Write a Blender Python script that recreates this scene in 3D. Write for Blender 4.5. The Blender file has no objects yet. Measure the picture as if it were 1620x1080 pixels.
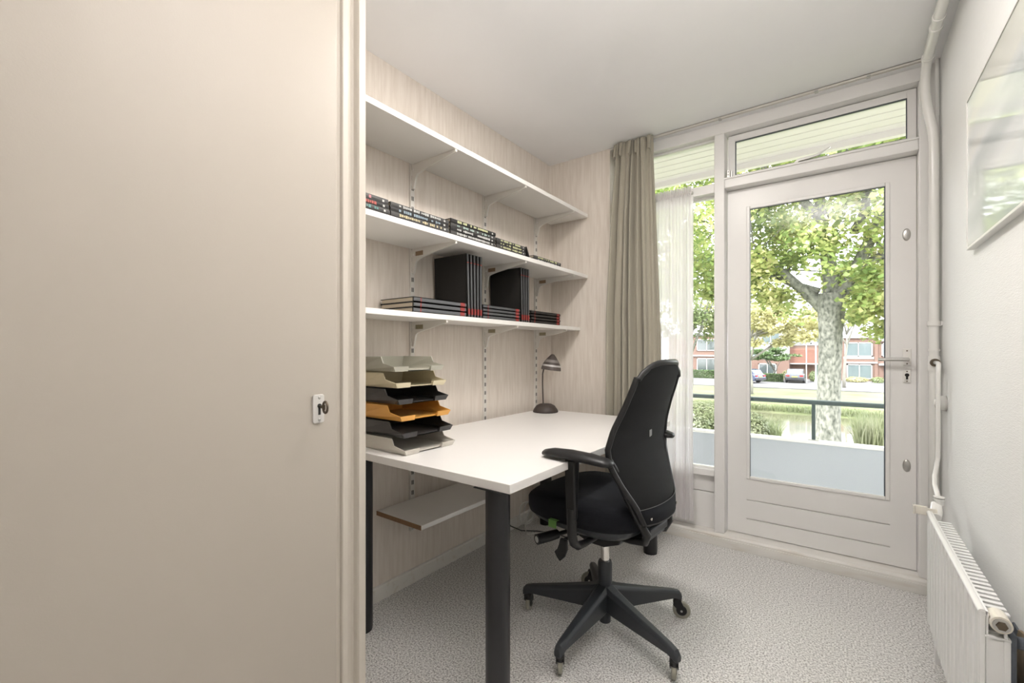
import bpy, bmesh, math, random
from mathutils import Vector, Matrix, noise
PI = math.pi
sc = bpy.context.scene
col = sc.collection
RND = random.Random(7)

# ------------------------------------------------------------------ camera
cam_d = bpy.data.cameras.new('camera'); cam = bpy.data.objects.new('camera', cam_d); col.objects.link(cam)
cam.location = (0, 0, 1.19); cam.rotation_euler = (PI/2, 0, math.radians(36.5))
cam_d.sensor_width = 36; cam_d.lens = 706/1620*36; cam_d.shift_y = 16/1620; cam_d.clip_start = .02; cam_d.clip_end = 500
sc.camera = cam
# ------------------------------------------------------------------ view
sc.view_settings.view_transform = 'Standard'; sc.view_settings.look = 'None'
sc.view_settings.gamma = 1; sc.view_settings.use_curve_mapping = False
sc.view_settings.exposure = 0.80
# ------------------------------------------------------------------ sky
W = bpy.data.worlds.new('world'); sc.world = W; W.use_nodes = True
nt = W.node_tree; bg = nt.nodes['Background']
sky = nt.nodes.new('ShaderNodeTexSky'); sky.sky_type = 'HOSEK_WILKIE'
sky.sun_direction = Vector((-.35, -.62, .70)).normalized(); sky.turbidity = 6; sky.ground_albedo = .35
mxs = nt.nodes.new('ShaderNodeMix'); mxs.data_type = 'RGBA'; mxs.inputs[0].default_value = .86
mxs.inputs[7].default_value = (.99, .97, 1.0, 1)          # high thin cloud over the blue
nt.links.new(sky.outputs[0], mxs.inputs[6]); nt.links.new(mxs.outputs[2], bg.inputs[0])
bg.inputs[1].default_value = 5.5
# ------------------------------------------------------------------ sun, ceiling light and added bounce fill
def light(name, kind, loc, energy, color=(1, 1, 1), **k):
    L = bpy.data.lights.new(name, kind); L.energy = energy; L.color = color
    o = bpy.data.objects.new(name, L); col.objects.link(o); o.location = loc
    for a, b in k.items():
        if a == 'rot': o.rotation_euler = b
        elif a == 'dirv': o.rotation_euler = Vector(b).to_track_quat('-Z', 'Y').to_euler()
        else: setattr(L, a, b)
    return o
light('sun', 'SUN', (0, -20, 30), 3.0, (1, .95, .88), dirv=(.35, .62, -.70), angle=.01)
light('bounce_fill', 'AREA', (-.12, .62, 2.22), 17, (1, .95, .915), shape='DISK', size=.5, dirv=(.0, .12, 1))  # unseen fill added to brighten the room off the ceiling, no real fixture
light('ceiling_light', 'AREA', (-.70, 1.50, 2.585), 13, (1, .95, .90), shape='DISK', size=.30, dirv=(0, 0, -1))

# ================================================================== materials
MATS = {}
def mat(name, c, rough=.5, metal=0, spec=.5, coat=0, noise_amt=0, noise_scale=20, stretch=(1, 1, 1), bump=0, bump_scale=200, c2=None, sheen=0, trans=0, alpha=1, noise_detail=3, sharp=None):
    if name in MATS: return MATS[name]
    m = bpy.data.materials.new(name); m.use_nodes = True; MATS[name] = m
    n = m.node_tree; b = n.nodes['Principled BSDF']
    b.inputs['Base Color'].default_value = (*c, 1); b.inputs['Roughness'].default_value = rough
    b.inputs['Metallic'].default_value = metal; b.inputs['Specular IOR Level'].default_value = spec
    b.inputs['Coat Weight'].default_value = coat; b.inputs['Coat Roughness'].default_value = .08
    b.inputs['Sheen Weight'].default_value = sheen; b.inputs['Transmission Weight'].default_value = trans; b.inputs['Alpha'].default_value = alpha
    if noise_amt or bump:
        geo = n.nodes.new('ShaderNodeNewGeometry'); mp = n.nodes.new('ShaderNodeMapping'); mp.inputs['Scale'].default_value = stretch
        n.links.new(geo.outputs['Position'], mp.inputs[0])
    if noise_amt:
        t = n.nodes.new('ShaderNodeTexNoise'); t.inputs['Scale'].default_value = noise_scale; t.inputs['Detail'].default_value = noise_detail
        n.links.new(mp.outputs[0], t.inputs[0])
        src = t.outputs[0]
        if sharp:
            r = n.nodes.new('ShaderNodeMapRange'); r.inputs[1].default_value = sharp[0]; r.inputs[2].default_value = sharp[1]
            n.links.new(src, r.inputs[0]); src = r.outputs[0]
        mx = n.nodes.new('ShaderNodeMix'); mx.data_type = 'RGBA'
        c2 = c2 or tuple(max(0, x*(1-noise_amt)) for x in c)
        mx.inputs[6].default_value = (*c, 1); mx.inputs[7].default_value = (*c2, 1)
        n.links.new(src, mx.inputs[0]); n.links.new(mx.outputs[2], b.inputs['Base Color'])
    if bump:
        t2 = n.nodes.new('ShaderNodeTexNoise'); t2.inputs['Scale'].default_value = bump_scale; t2.inputs['Detail'].default_value = 2
        n.links.new(mp.outputs[0], t2.inputs[0])
        bp = n.nodes.new('ShaderNodeBump'); bp.inputs['Strength'].default_value = bump; bp.inputs['Distance'].default_value = .002
        n.links.new(t2.outputs[0], bp.inputs['Height']); n.links.new(bp.outputs[0], b.inputs['Normal'])
    return m
WALLPAPER = mat('wallpaper_beige', (.765, .70, .63), .8, noise_amt=1, c2=(.65, .575, .50), noise_scale=16, stretch=(4, 4, .35), noise_detail=6, sharp=(.36, .78), bump=.35, bump_scale=90)
WHITEPAPER = mat('wallpaper_white', (.90, .90, .885), .75, noise_amt=.05, noise_scale=60, stretch=(1, .4, 3), bump=.5, bump_scale=130)
PLASTER = mat('ceiling_white', (.87, .865, .87), .85, noise_amt=.03, noise_scale=6)
CARPET = mat('carpet_grey', (.80, .785, .765), .95, noise_amt=1, c2=(.20, .19, .18), noise_scale=150, noise_detail=3, sharp=(.40, .70), bump=1, bump_scale=210, sheen=.2)
CLOSET = mat('closet_cream', (.455, .412, .355), .42, noise_amt=.03, noise_scale=3, bump=.06, bump_scale=260)
FRAMEC = mat('closet_frame_cream', (.555, .51, .445), .38, bump=.05, bump_scale=40, stretch=(10, 10, .3))
PAINT = mat('paint_white', (.84, .825, .805), .32, noise_amt=.04, noise_scale=5)
PAINTW = mat('paint_worn_white', (.74, .72, .68), .4, noise_amt=1, c2=(.60, .54, .46), noise_scale=9, stretch=(.5, 3, 3), sharp=(.55, .85))
SHELFM = mat('melamine_white', (.82, .80, .765), .38)
SHELFU = mat('shelf_metal_white', (.72, .69, .64), .45)
DESKW = mat('desk_laminate_white', (.78, .76, .735), .34, bump=.03, bump_scale=500)
WOODE = mat('chipboard_edge', (.36, .21, .11), .7, noise_amt=.5, noise_scale=150)
BLACKP = mat('black_powder_coat', (.012, .012, .014), .33)
BLACKPL = mat('black_plastic', (.013, .013, .014), .40, spec=.4)
STARM = mat('charcoal_plastic', (.028, .032, .038), .38, bump=.1, bump_scale=400)
FABRIC = mat('black_fabric', (.007, .008, .012), .9, spec=.3, sheen=0, noise_amt=.4, noise_scale=500, bump=.5, bump_scale=600)
MESH = mat('black_mesh', (.011, .011, .012), .85, sheen=0, spec=.3, noise_amt=.5, noise_scale=300, stretch=(1, 1, 4), bump=.8, bump_scale=350, alpha=.965)
CHROME = mat('chrome', (.72, .70, .67), .2, 1)
STEEL = mat('brushed_steel', (.55, .54, .52), .35, 1)
DARKST = mat('old_dark_metal', (.16, .13, .10), .4, 1)
TREAD = mat('grey_rubber_tread', (.30, .29, .24), .35)
GREENT = mat('green_tag', (.10, .22, .05), .7)
PIPEM = mat('pipe_white_gloss', (.80, .79, .76), .25)
RADM = mat('radiator_white', (.80, .80, .79), .3)
RADG = mat('radiator_grey_inside', (.50, .50, .49), .5)
DRAPE = mat('drape_sage', (.385, .355, .285), .85, sheen=.2, noise_amt=.12, noise_scale=300, bump=.3, bump_scale=700)
DARK = mat('slot_dark', (.03, .028, .026), .8)
GASKET = mat('gasket_dark', (.07, .08, .10), .5)
BROWNPL = mat('brown_plastic', (.055, .042, .036), .55)
SMOKE = mat('smoky_plastic', (.22, .20, .19), .15)
BOOKK = mat('book_black_cover', (.012, .011, .010), .6)
BOOKS = mat('book_grey_spine', (.085, .088, .092), .35)
BOOKD = mat('book_dark_spine', (.025, .023, .022), .4)
PAGES = mat('book_pages', (.60, .52, .40), .85, noise_amt=.25, noise_scale=300, stretch=(.2, .2, 6))
RED = mat('print_red', (.28, .035, .03), .5)
CABLEB = mat('cable_black', (.02, .02, .02), .5); CABLEW = mat('cable_white', (.7, .69, .66), .5)
STICK = mat('sticker_tan', (.42, .28, .17), .6, noise_amt=.6, noise_scale=120); STICKO = mat('sticker_olive', (.40, .35, .22), .6, noise_amt=.6, noise_scale=120)
RAILG = mat('rail_dark_green', (.05, .075, .075), .4)
PARAP = mat('parapet_panel', (.44, .465, .50), .5, noise_amt=.04, noise_scale=3)
SOFFIT = mat('soffit_cream', (.84, .79, .80), .5)
CONC = mat('concrete', (.55, .54, .52), .8, noise_amt=.15, noise_scale=8)
def glass_mat():
    m = bpy.data.materials.new('window_glass'); m.use_nodes = True; n = m.node_tree; n.nodes.clear()
    o = n.nodes.new('ShaderNodeOutputMaterial'); mx = n.nodes.new('ShaderNodeMixShader'); f = n.nodes.new('ShaderNodeFresnel'); f.inputs[0].default_value = 1.45
    t = n.nodes.new('ShaderNodeBsdfTransparent'); t.inputs[0].default_value = (.96, .98, .97, 1); g = n.nodes.new('ShaderNodeBsdfGlossy'); g.inputs[1].default_value = .01
    n.links.new(f.outputs[0], mx.inputs[0]); n.links.new(t.outputs[0], mx.inputs[1]); n.links.new(g.outputs[0], mx.inputs[2]); n.links.new(mx.outputs[0], o.inputs[0])
    return m
GLASS = glass_mat()
def sheer_mat():
    m = bpy.data.materials.new('sheer_net'); m.use_nodes = True; n = m.node_tree; n.nodes.clear()
    o = n.nodes.new('ShaderNodeOutputMaterial'); mx = n.nodes.new('ShaderNodeMixShader'); a = n.nodes.new('ShaderNodeAddShader')
    t = n.nodes.new('ShaderNodeBsdfTransparent'); d = n.nodes.new('ShaderNodeBsdfDiffuse'); d.inputs[0].default_value = (.92, .90, .90, 1)
    tr = n.nodes.new('ShaderNodeBsdfTranslucent'); tr.inputs[0].default_value = (.92, .89, .90, 1); m2 = n.nodes.new('ShaderNodeMixShader'); m2.inputs[0].default_value = .5
    n.links.new(d.outputs[0], m2.inputs[1]); n.links.new(tr.outputs[0], m2.inputs[2])
    mx.inputs[0].default_value = .85
    n.links.new(t.outputs[0], mx.inputs[1]); n.links.new(m2.outputs[0], mx.inputs[2]); n.links.new(mx.outputs[0], o.inputs[0])
    return m
SHEER = sheer_mat()
def leaf_mat(name, cols, transl=.45):
    m = bpy.data.materials.new(name); m.use_nodes = True; n = m.node_tree; n.nodes.clear()
    o = n.nodes.new('ShaderNodeOutputMaterial'); g = n.nodes.new('ShaderNodeNewGeometry'); r = n.nodes.new('ShaderNodeValToRGB')
    r.color_ramp.elements[0].color = (*cols[0], 1); r.color_ramp.elements[1].color = (*cols[-1], 1)
    for i, c in enumerate(cols[1:-1]):
        e = r.color_ramp.elements.new((i+1)/(len(cols)-1)); e.color = (*c, 1)
    t = n.nodes.new('ShaderNodeTexNoise'); t.inputs['Scale'].default_value = .55; n.links.new(g.outputs['Position'], t.inputs[0])
    ad = n.nodes.new('ShaderNodeMath'); ad.operation = 'MULTIPLY_ADD'; ad.inputs[1].default_value = .55; n.links.new(g.outputs['Random Per Island'], ad.inputs[0])
    sb = n.nodes.new('ShaderNodeMath'); sb.operation = 'MULTIPLY_ADD'; sb.inputs[1].default_value = 1.6; sb.inputs[2].default_value = -.55; n.links.new(t.outputs[0], sb.inputs[0])
    n.links.new(sb.outputs[0], ad.inputs[2]); n.links.new(ad.outputs[0], r.inputs[0])
    d = n.nodes.new('ShaderNodeBsdfDiffuse'); tr = n.nodes.new('ShaderNodeBsdfTranslucent'); gl = n.nodes.new('ShaderNodeBsdfGlossy'); gl.inputs[1].default_value = .4
    n.links.new(r.outputs[0], d.inputs[0]); n.links.new(r.outputs[0], tr.inputs[0])
    m1 = n.nodes.new('ShaderNodeMixShader'); m1.inputs[0].default_value = transl; m2 = n.nodes.new('ShaderNodeMixShader'); m2.inputs[0].default_value = .06
    n.links.new(d.outputs[0], m1.inputs[1]); n.links.new(tr.outputs[0], m1.inputs[2]); n.links.new(m1.outputs[0], m2.inputs[1]); n.links.new(gl.outputs[0], m2.inputs[2]); n.links.new(m2.outputs[0], o.inputs[0])
    return m
LEAF = leaf_mat('leaf_maple', [(.12, .19, .055), (.24, .33, .10), (.44, .49, .18), (.64, .60, .32)])
LEAFY = leaf_mat('leaf_pale_yellow', [(.34, .36, .17), (.52, .50, .26), (.62, .58, .36)])
LEAFG = leaf_mat('leaf_green', [(.12, .18, .08), (.24, .30, .13), (.38, .42, .22)])
LEAFD = leaf_mat('leaf_dark', [(.06, .12, .04), (.12, .20, .07), (.20, .28, .12)])
REEDM = leaf_mat('reed_green', [(.12, .16, .07), (.21, .24, .12), (.32, .33, .22)])
BARK = mat('bark', (.25, .25, .22), .9, noise_amt=1, c2=(.05, .055, .045), noise_scale=6, stretch=(2, 2, 1.2), noise_detail=8, sharp=(.35, .7), bump=1, bump_scale=12)
BARKP = mat('bark_pale', (.26, .25, .22), .9, noise_amt=.4, noise_scale=4)
GRASS = mat('grass', (.105, .135, .05), .95, noise_amt=1, c2=(.17, .17, .10), noise_scale=.5, noise_detail=8, sharp=(.3, .7))
ROAD = mat('road_pale', (.17, .165, .168), .9, noise_amt=.1, noise_scale=2)
WATER = mat('canal_water', (.12, .12, .075), .05, spec=.9, bump=.6, bump_scale=2.2, stretch=(1, 3, 1))
BRICK = mat('brick_far', (.20, .125, .10), .85, noise_amt=.3, noise_scale=4, stretch=(1, 1, 5))
TILEH = mat('hung_tile_red', (.23, .11, .08), .8, noise_amt=.25, noise_scale=6, stretch=(1, 1, 4))
ROOFG = mat('roof_grey', (.16, .165, .18), .8, noise_amt=.2, noise_scale=5)
WHITEH = mat('house_white', (.36, .36, .355), .6)
WOODD = mat('garage_brown', (.12, .06, .035), .6, noise_amt=.3, noise_scale=4, stretch=(6, 1, 1))
PANEF = mat('far_pane', (.15, .19, .20), .08, spec=.8, noise_amt=.4, noise_scale=2, stretch=(3, 1, .3))
PANED = mat('far_pane_dark', (.07, .085, .085), .08, spec=.8)
CARB = mat('car_grey_paint', (.07, .08, .10), .25, coat=1); CARBL = mat('car_blue_paint', (.06, .08, .16), .25, coat=1)
CARG = mat('car_glass', (.20, .23, .24), .05, spec=.9); TAIL = mat('tail_light', (.4, .03, .03), .3); TYRE = mat('tyre', (.02, .02, .02), .8)

# ================================================================== mesh helpers
class MB:
    def __init__(s): s.v = []; s.f = []; s.mi = []
    def add(s, vs, fs, mi=0):
        b = len(s.v); s.v += [tuple(p) for p in vs]; s.f += [tuple(b+i for i in f) for f in fs]; s.mi += [mi]*len(fs); return s
    def box(s, x0, x1, y0, y1, z0, z1, mi=0, M=None):
        vs = [Vector((x, y, z)) for z in (z0, z1) for y in (y0, y1) for x in (x0, x1)]
        if M is not None: vs = [M @ p for p in vs]
        return s.add(vs, [(0, 2, 3, 1), (4, 5, 7, 6), (0, 1, 5, 4), (2, 6, 7, 3), (0, 4, 6, 2), (1, 3, 7, 5)], mi)
    def prism(s, poly, a, b, axis='x', mi=0):
        # poly: list of 2D points in the other two axes (x->(y,z), y->(x,z), z->(x,y))
        def P(p, t): return {'x': (t, p[0], p[1]), 'y': (p[0], t, p[1]), 'z': (p[0], p[1], t)}[axis]
        n = len(poly); vs = [P(p, a) for p in poly]+[P(p, b) for p in poly]
        fs = [tuple(range(n))[::-1], tuple(range(n, 2*n))]+[(i, (i+1) % n, n+(i+1) % n, n+i) for i in range(n)]
        return s.add(vs, fs, mi)
    def tube(s, pts, r, n=12, caps=True, mi=0):
        pts = [Vector(p) for p in pts]; m = len(pts); rs = r if isinstance(r, (list, tuple)) else [r]*m
        vs = []; prev = None
        for i, p in enumerate(pts):
            t = (pts[min(i+1, m-1)]-pts[max(i-1, 0)]).normalized()
            if prev is None:
                a = Vector((0, 0, 1)) if abs(t.z) < .9 else Vector((1, 0, 0)); u = t.cross(a).normalized()
            else: u = (prev-t*prev.dot(t)).normalized()
            prev = u; w = t.cross(u)
            for k in range(n):
                a = 2*PI*k/n; vs.append(p+(u*math.cos(a)+w*math.sin(a))*rs[i])
        fs = [(i*n+k, i*n+(k+1) % n, (i+1)*n+(k+1) % n, (i+1)*n+k) for i in range(m-1) for k in range(n)]
        if caps: fs += [tuple(range(n))[::-1], tuple(range((m-1)*n, m*n))]
        return s.add(vs, fs, mi)
    def lathe(s, prof, c=(0, 0, 0), n=32, mi=0, M=None):
        vs = []
        for r, z in prof:
            for k in range(n):
                a = 2*PI*k/n; p = Vector((r*math.cos(a), r*math.sin(a), z))
                if M is not None: p = M @ p
                vs.append(p+Vector(c))
        m = len(prof)
        fs = [(i*n+k, i*n+(k+1) % n, (i+1)*n+(k+1) % n, (i+1)*n+k) for i in range(m-1) for k in range(n)]
        if prof[0][0] > 1e-4: fs.append(tuple(range(n))[::-1])
        if prof[-1][0] > 1e-4: fs.append(tuple(range((m-1)*n, m*n)))
        return s.add(vs, fs, mi)
    def loft(s, secs, mi=0, caps=True):
        n = len(secs[0]); vs = [p for q in secs for p in q]; m = len(secs)
        fs = [(i*n+k, i*n+(k+1) % n, (i+1)*n+(k+1) % n, (i+1)*n+k) for i in range(m-1) for k in range(n)]
        if caps: fs += [tuple(range(n))[::-1], tuple(range((m-1)*n, m*n))]
        return s.add(vs, fs, mi)
    def grid(s, fn, nu, nv, mi=0):
        vs = [fn(i/nu, j/nv) for j in range(nv+1) for i in range(nu+1)]
        return s.add(vs, [(j*(nu+1)+i, j*(nu+1)+i+1, (j+1)*(nu+1)+i+1, (j+1)*(nu+1)+i) for j in range(nv) for i in range(nu)], mi)
    def build(s, name, m, parent=None, bevel=0, smooth=False, world=True, sub=0, thick=0, fix=True):
        off = Vector((0, 0, 0))
        if parent is not None and world:
            p = parent
            while p is not None: off += p.location; p = p.parent
        me = bpy.data.meshes.new(name)
        me.from_pydata([tuple(Vector(q)-off) for q in s.v], [], s.f)
        for mm in (m if isinstance(m, (list, tuple)) else [m]): me.materials.append(mm)
        if any(s.mi): me.polygons.foreach_set('material_index', s.mi)
        if fix:
            bm = bmesh.new(); bm.from_mesh(me); bmesh.ops.remove_doubles(bm, verts=bm.verts, dist=1e-6)
            bmesh.ops.recalc_face_normals(bm, faces=bm.faces); bm.to_mesh(me); bm.free()
        if smooth:
            me.polygons.foreach_set('use_smooth', [True]*len(me.polygons))
            if smooth != 'all': me.set_sharp_from_angle(angle=math.radians(38))
        me.update()
        o = bpy.data.objects.new(name, me); col.objects.link(o)
        if parent is not None: o.parent = parent
        if thick:
            d = o.modifiers.new('solid', 'SOLIDIFY'); d.thickness = thick; d.offset = 0
        if sub:
            d = o.modifiers.new('sub', 'SUBSURF'); d.levels = sub; d.render_levels = sub
        if bevel:
            d = o.modifiers.new('bevel', 'BEVEL'); d.width = bevel; d.segments = 2; d.limit_method = 'ANGLE'; d.angle_limit = math.radians(40)
        return o
def tag(o, label=None, cat=None, group=None, kind=None):
    if label: o['label'] = label
    if cat: o['category'] = cat
    if group: o['group'] = group
    if kind: o['kind'] = kind
    return o
def thing(name, label, cat, loc=(0, 0, 0), rz=0, group=None):
    o = bpy.data.objects.new(name, None); o.empty_display_size = .1; col.objects.link(o); o.location = loc; o.rotation_euler = (0, 0, rz)
    return tag(o, label, cat, group)
def kids(o): return [c for c in bpy.data.objects if c.parent is o]
def copy_tree(o, parent=None):
    c = o.copy(); col.objects.link(c)
    if parent is not None: c.parent = parent
    for ch in kids(o): copy_tree(ch, c)
    return c
def B(x0, x1, y0, y1, z0, z1): return MB().box(x0, x1, y0, y1, z0, z1)
def S(name, mb, m, **k): return tag(mb.build(name, m, **k), kind='structure')

# ================================================================== room shell
XL, XR, YB, ZC = -1.787, .380, 2.90, 2.60
S('floor', B(XL-.1, XR+.1, -1.5, 2.98, -.1, 0), CARPET)
S('ceiling', B(XL-.1, XR+.1, -1.5, 3.02, ZC, ZC+.1), PLASTER)
S('wall_left', B(XL-.12, XL, -1.5, 3.02, 0, ZC), WALLPAPER)
S('wall_back', B(XL, -1.30, YB, 3.02, 0, ZC), WALLPAPER)
S('wall_right', B(XR, XR+.12, -1.5, 3.10, 0, ZC), WHITEPAPER)
S('wall_rear', B(XL, XR, -1.5, -1.4, 0, ZC), WHITEPAPER)
bl = MB().prism([(XL, 0), (XL+.014, 0), (XL+.014, .062), (XL+.010, .068), (XL, .070)], .84, YB, 'y')
S('baseboard_left', bl, PAINTW)
S('baseboard_back', B(XL+.014, -1.32, YB-.014, YB, 0, .07), PAINTW)
S('trim_1', MB().prism([(XL, YB-.012), (XL+.012, YB), (XL, YB)], .07, ZC, 'z'), WALLPAPER)   # corner bead
# unseen exterior shell of the building around the room, added to block the sun
S('wall_facade', MB().box(-7, XL-.12, 2.9, 3.1, -2.2, 2.7).box(XL-.12, XR+.12, 2.9, 3.1, -2.2, -.12).box(XR+.12, 7, 2.9, 3.1, -2.2, 2.7).box(XL-.12, -1.30, 3.02, 3.1, -.12, 2.7), CONC)
S('wall_roof_slab', B(-7, 7, -4, 3.10, 2.72, 2.95), CONC)
S('wall_side_block', MB().box(-7, -6.8, -4, 3.1, -2.2, 2.7).box(6.8, 7, -4, 3.1, -2.2, 2.7).box(-7, 7, -4.2, -4, -2.2, 2.7), CONC)

# ------------------------------------------------------------------ window wall
FY0, FY1 = 2.98, 3.12
wf = MB()
wf.box(-1.30, XR, FY0, FY1, 2.533, 2.72)                         # header
wf.box(-.640, -.582, FY0, FY1, .07, 2.533)                       # mullion
wf.box(-1.30, -.640, FY0, FY1, 2.178, 2.236)                     # mid rail left
wf.box(-.582, .306, FY0, FY1, 2.192, 2.250)                      # transom bar
wf.box(.306, XR, FY0, FY1, .07, 2.533)                           # right post
wf.box(-1.36, -1.30, FY0, FY1, .07, 2.60)
win = S('window_1', wf, PAINT, bevel=.004)
S('trim_2', B(-.582, .306, 2.972, FY0, 2.244, 2.254), PAINT, bevel=.002)
# left panes, beads, lower panel
fb = MB()
for z0, z1 in ((2.236, 2.533), (.445, 2.178)):
    fb.box(-.652, -.640, 3.035, 3.058, z0, z1).box(-1.30, -.652, 3.035, 3.058, z1-.012, z1).box(-1.30, -.652, 3.035, 3.058, z0, z0+.012)
fb.build('glazing_bead', PAINT, win)
MB().box(-1.30, -.640, 3.060, 3.068, 2.236, 2.533).build('window_pane', GLASS, win)
MB().box(-1.30, -.640, 3.060, 3.068, .445, 2.178).build('window_pane', GLASS, win)
MB().box(-1.30, -.640, 3.0, FY1, .405, .446).build('window_sill', PAINT, win, bevel=.003)
MB().box(-1.30, -.640, 3.03, 3.10, .300, .405).build('panel_board', PAINT, win, bevel=.003)
MB().box(-1.30, -.640, 3.03, 3.10, .07, .2955).build('panel_board', PAINT, win, bevel=.003)
# threshold
S('trim_3', MB().prism([(2.955, 0), (2.955, .060), (2.965, .070), (3.12, .070), (3.12, -.1), (2.97, -.1), (2.97, 0)], -1.30, XR, 'x'), PAINTW, bevel=.002)
MB().box(-1.30, XR, 2.948, 2.956, .0, .050).build('threshold_board', PAINTW, bpy.data.objects['trim_3'], bevel=.002)
# awning window above the door
aw = thing('window_2', None, None, (-.13, 3.05, 2.25)); tag(aw, kind='structure')
a = MB(); ax0, ax1, az0, az1 = -.573, .304, 2.252, 2.530; gx0, gx1, gz0, gz1 = -.533, .268, 2.284, 2.492
a.box(ax0, gx0, 3.045, 3.09, az0, az1).box(gx1, ax1, 3.045, 3.09, az0, az1).box(gx0, gx1, 3.045, 3.09, az0, gz0).box(gx0, gx1, 3.045, 3.09, gz1, az1)
a.build('window_sash', PAINT, aw, bevel=.003)
MB().box(gx0, gx1, 3.064, 3.070, gz0, gz1).build('window_pane', GLASS, aw)
g = MB(); t = .004
g.box(gx0, gx1, 3.050, 3.064, gz1-t, gz1).box(gx0, gx0+t, 3.050, 3.064, gz0, gz1).box(gx1-t, gx1, 3.050, 3.064, gz0, gz1).box(gx0, gx1, 3.050, 3.064, gz0, gz0+t*.6)
g.build('gasket', GASKET, aw)
MB().prism([(-.22, 2.258), (-.20, 2.275), (-.11, 2.285), (-.055, 2.315), (-.052, 2.322), (-.075, 2.312), (-.12, 2.296), (-.205, 2.292), (-.235, 2.262)], 3.02, 3.034, 'y').box(-.235, -.10, 3.03, 3.046, 2.255, 2.272).build('window_stay', STEEL, aw, bevel=.001)
h = MB().box(-.578, -.560, 3.028, 3.046, 2.258, 2.318).tube([(-.562, 3.034, 2.262), (-.562, 3.034, 2.314)], .006, 10).box(-.560, -.548, 3.036, 3.046, 2.266, 2.310)
h.build('hinge', STEEL, aw, bevel=.001)
hs = MB()
for z in (2.270, 2.288, 2.306): hs.tube([(-.569, 3.0285, z), (-.569, 3.026, z)], .003, 8)
hs.build('screw', DARK, aw)
# glazed door
dr = thing('door_1', None, None, (-.13, 3.06, .07)); tag(dr, kind='structure')
dx0, dx1, dz0, dz1 = -.576, .303, .076, 2.188; px0, px1, pz0, pz1 = -.470, .200, .412, 2.076
d = MB(); y0, y1 = 3.05, 3.09
d.box(dx0, px0, y0, y1, dz0, dz1).box(px1, dx1, y0, y1, dz0, dz1).box(px0, px1, y0, y1, pz1, dz1)
# bottom rail with two routed grooves (z .286 and .170)
for z0, z1 in ((dz0, .167), (.173, .283), (.289, pz0)): d.box(px0, px1, y0, y1, z0, z1)
d.box(px0, px1, y0+.008, y1-.001, .166, .174).box(px0, px1, y0+.008, y1-.001, .282, .290)
d.build('door_leaf', PAINT, dr)
b = MB(); w = .018
for (x0, x1, z0, z1) in ((px0-.001, px0+w, pz0, pz1), (px1-w, px1+.001, pz0, pz1), (px0+w, px1-w, pz1-w, pz1+.001), (px0+w, px1-w, pz0-.001, pz0+w)):
    b.box(x0, x1, 3.044, 3.060, z0, z1)
b.build('glazing_bead', PAINT, dr, bevel=.004)
MB().box(px0+.01, px1-.01, 3.064, 3.070, pz0+.01, pz1-.01).build('window_pane', GLASS, dr)
g = MB(); q = w+.0005
g.box(px1-w-.005, px1-w, 3.050, 3.064, pz0+w, pz1-w).box(px0+w, px0+w+.002, 3.050, 3.064, pz0+w, pz1-w).box(px0+w, px1-w, 3.050, 3.064, pz1-w-.003, pz1-w)
g.build('gasket', GASKET, dr)
hp = MB().box(.250, .284, 3.042, 3.05, 1.118, 1.205).build('handle_plate', SHELFM, dr, bevel=.003)
MB().tube([(.267, 3.043, 1.150), (.267, 3.005, 1.150)], .009, 14).tube([(.270, 3.003, 1.150), (.255, 3.000, 1.150), (.150, 3.000, 1.149)], [.010, .010, .008], 14).build('door_handle', STEEL, hp, smooth=True)
sp = MB()
for z in (1.194, 1.128): sp.tube([(.267, 3.0425, z), (.267, 3.0405, z)], .0035, 10)
sp.build('screw', DARKST, hp)
kp = MB().box(.252, .282, 3.043, 3.05, 1.030, 1.096).build('key_plate', SHELFM, dr, bevel=.003)
MB().tube([(.267, 3.0435, 1.070), (.267, 3.0405, 1.070)], .009, 14).box(.263, .271, 3.0405, 3.0435, 1.048, 1.066).build('keyhole', DARK, kp)
for z in (1.088, 1.038): MB().tube([(.267, 3.0435, z), (.267, 3.0415, z)], .0032, 10).build('screw', DARKST, kp)
for z in (1.791, .604):
    MM = Matrix.Rotation(PI/2, 4, 'X') @ Matrix.Scale(1.95, 4, Vector((0, 1, 0)))
    es = MB().lathe([(.0, .007), (.012, .006), (.015, .004), (.0165, .0)], (.266, 3.05, z), 28, M=MM).build('escutcheon', STEEL, dr, smooth=True)
    MB().box(.260, .272, 3.0415, 3.0435, z-.003, z+.003).build('engraved_mark', RADG, es)
# curtain track
tr = thing('curtain_track', 'long slim white curtain track fixed to the ceiling along the window', 'curtain rail', (-.45, 2.905, 2.59))
MB().box(-1.30, .315, 2.897, 2.901, 2.588, 2.60).box(-1.30, .315, 2.911, 2.915, 2.588, 2.60).box(-1.30, .315, 2.897, 2.915, 2.597, 2.60).build('track', SHELFU, tr)
for x in (-.12, .10, -.60): MB().box(x, x+.016, 2.894, 2.918, 2.584, 2.592).build('track_clip', STEEL, tr)

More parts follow.
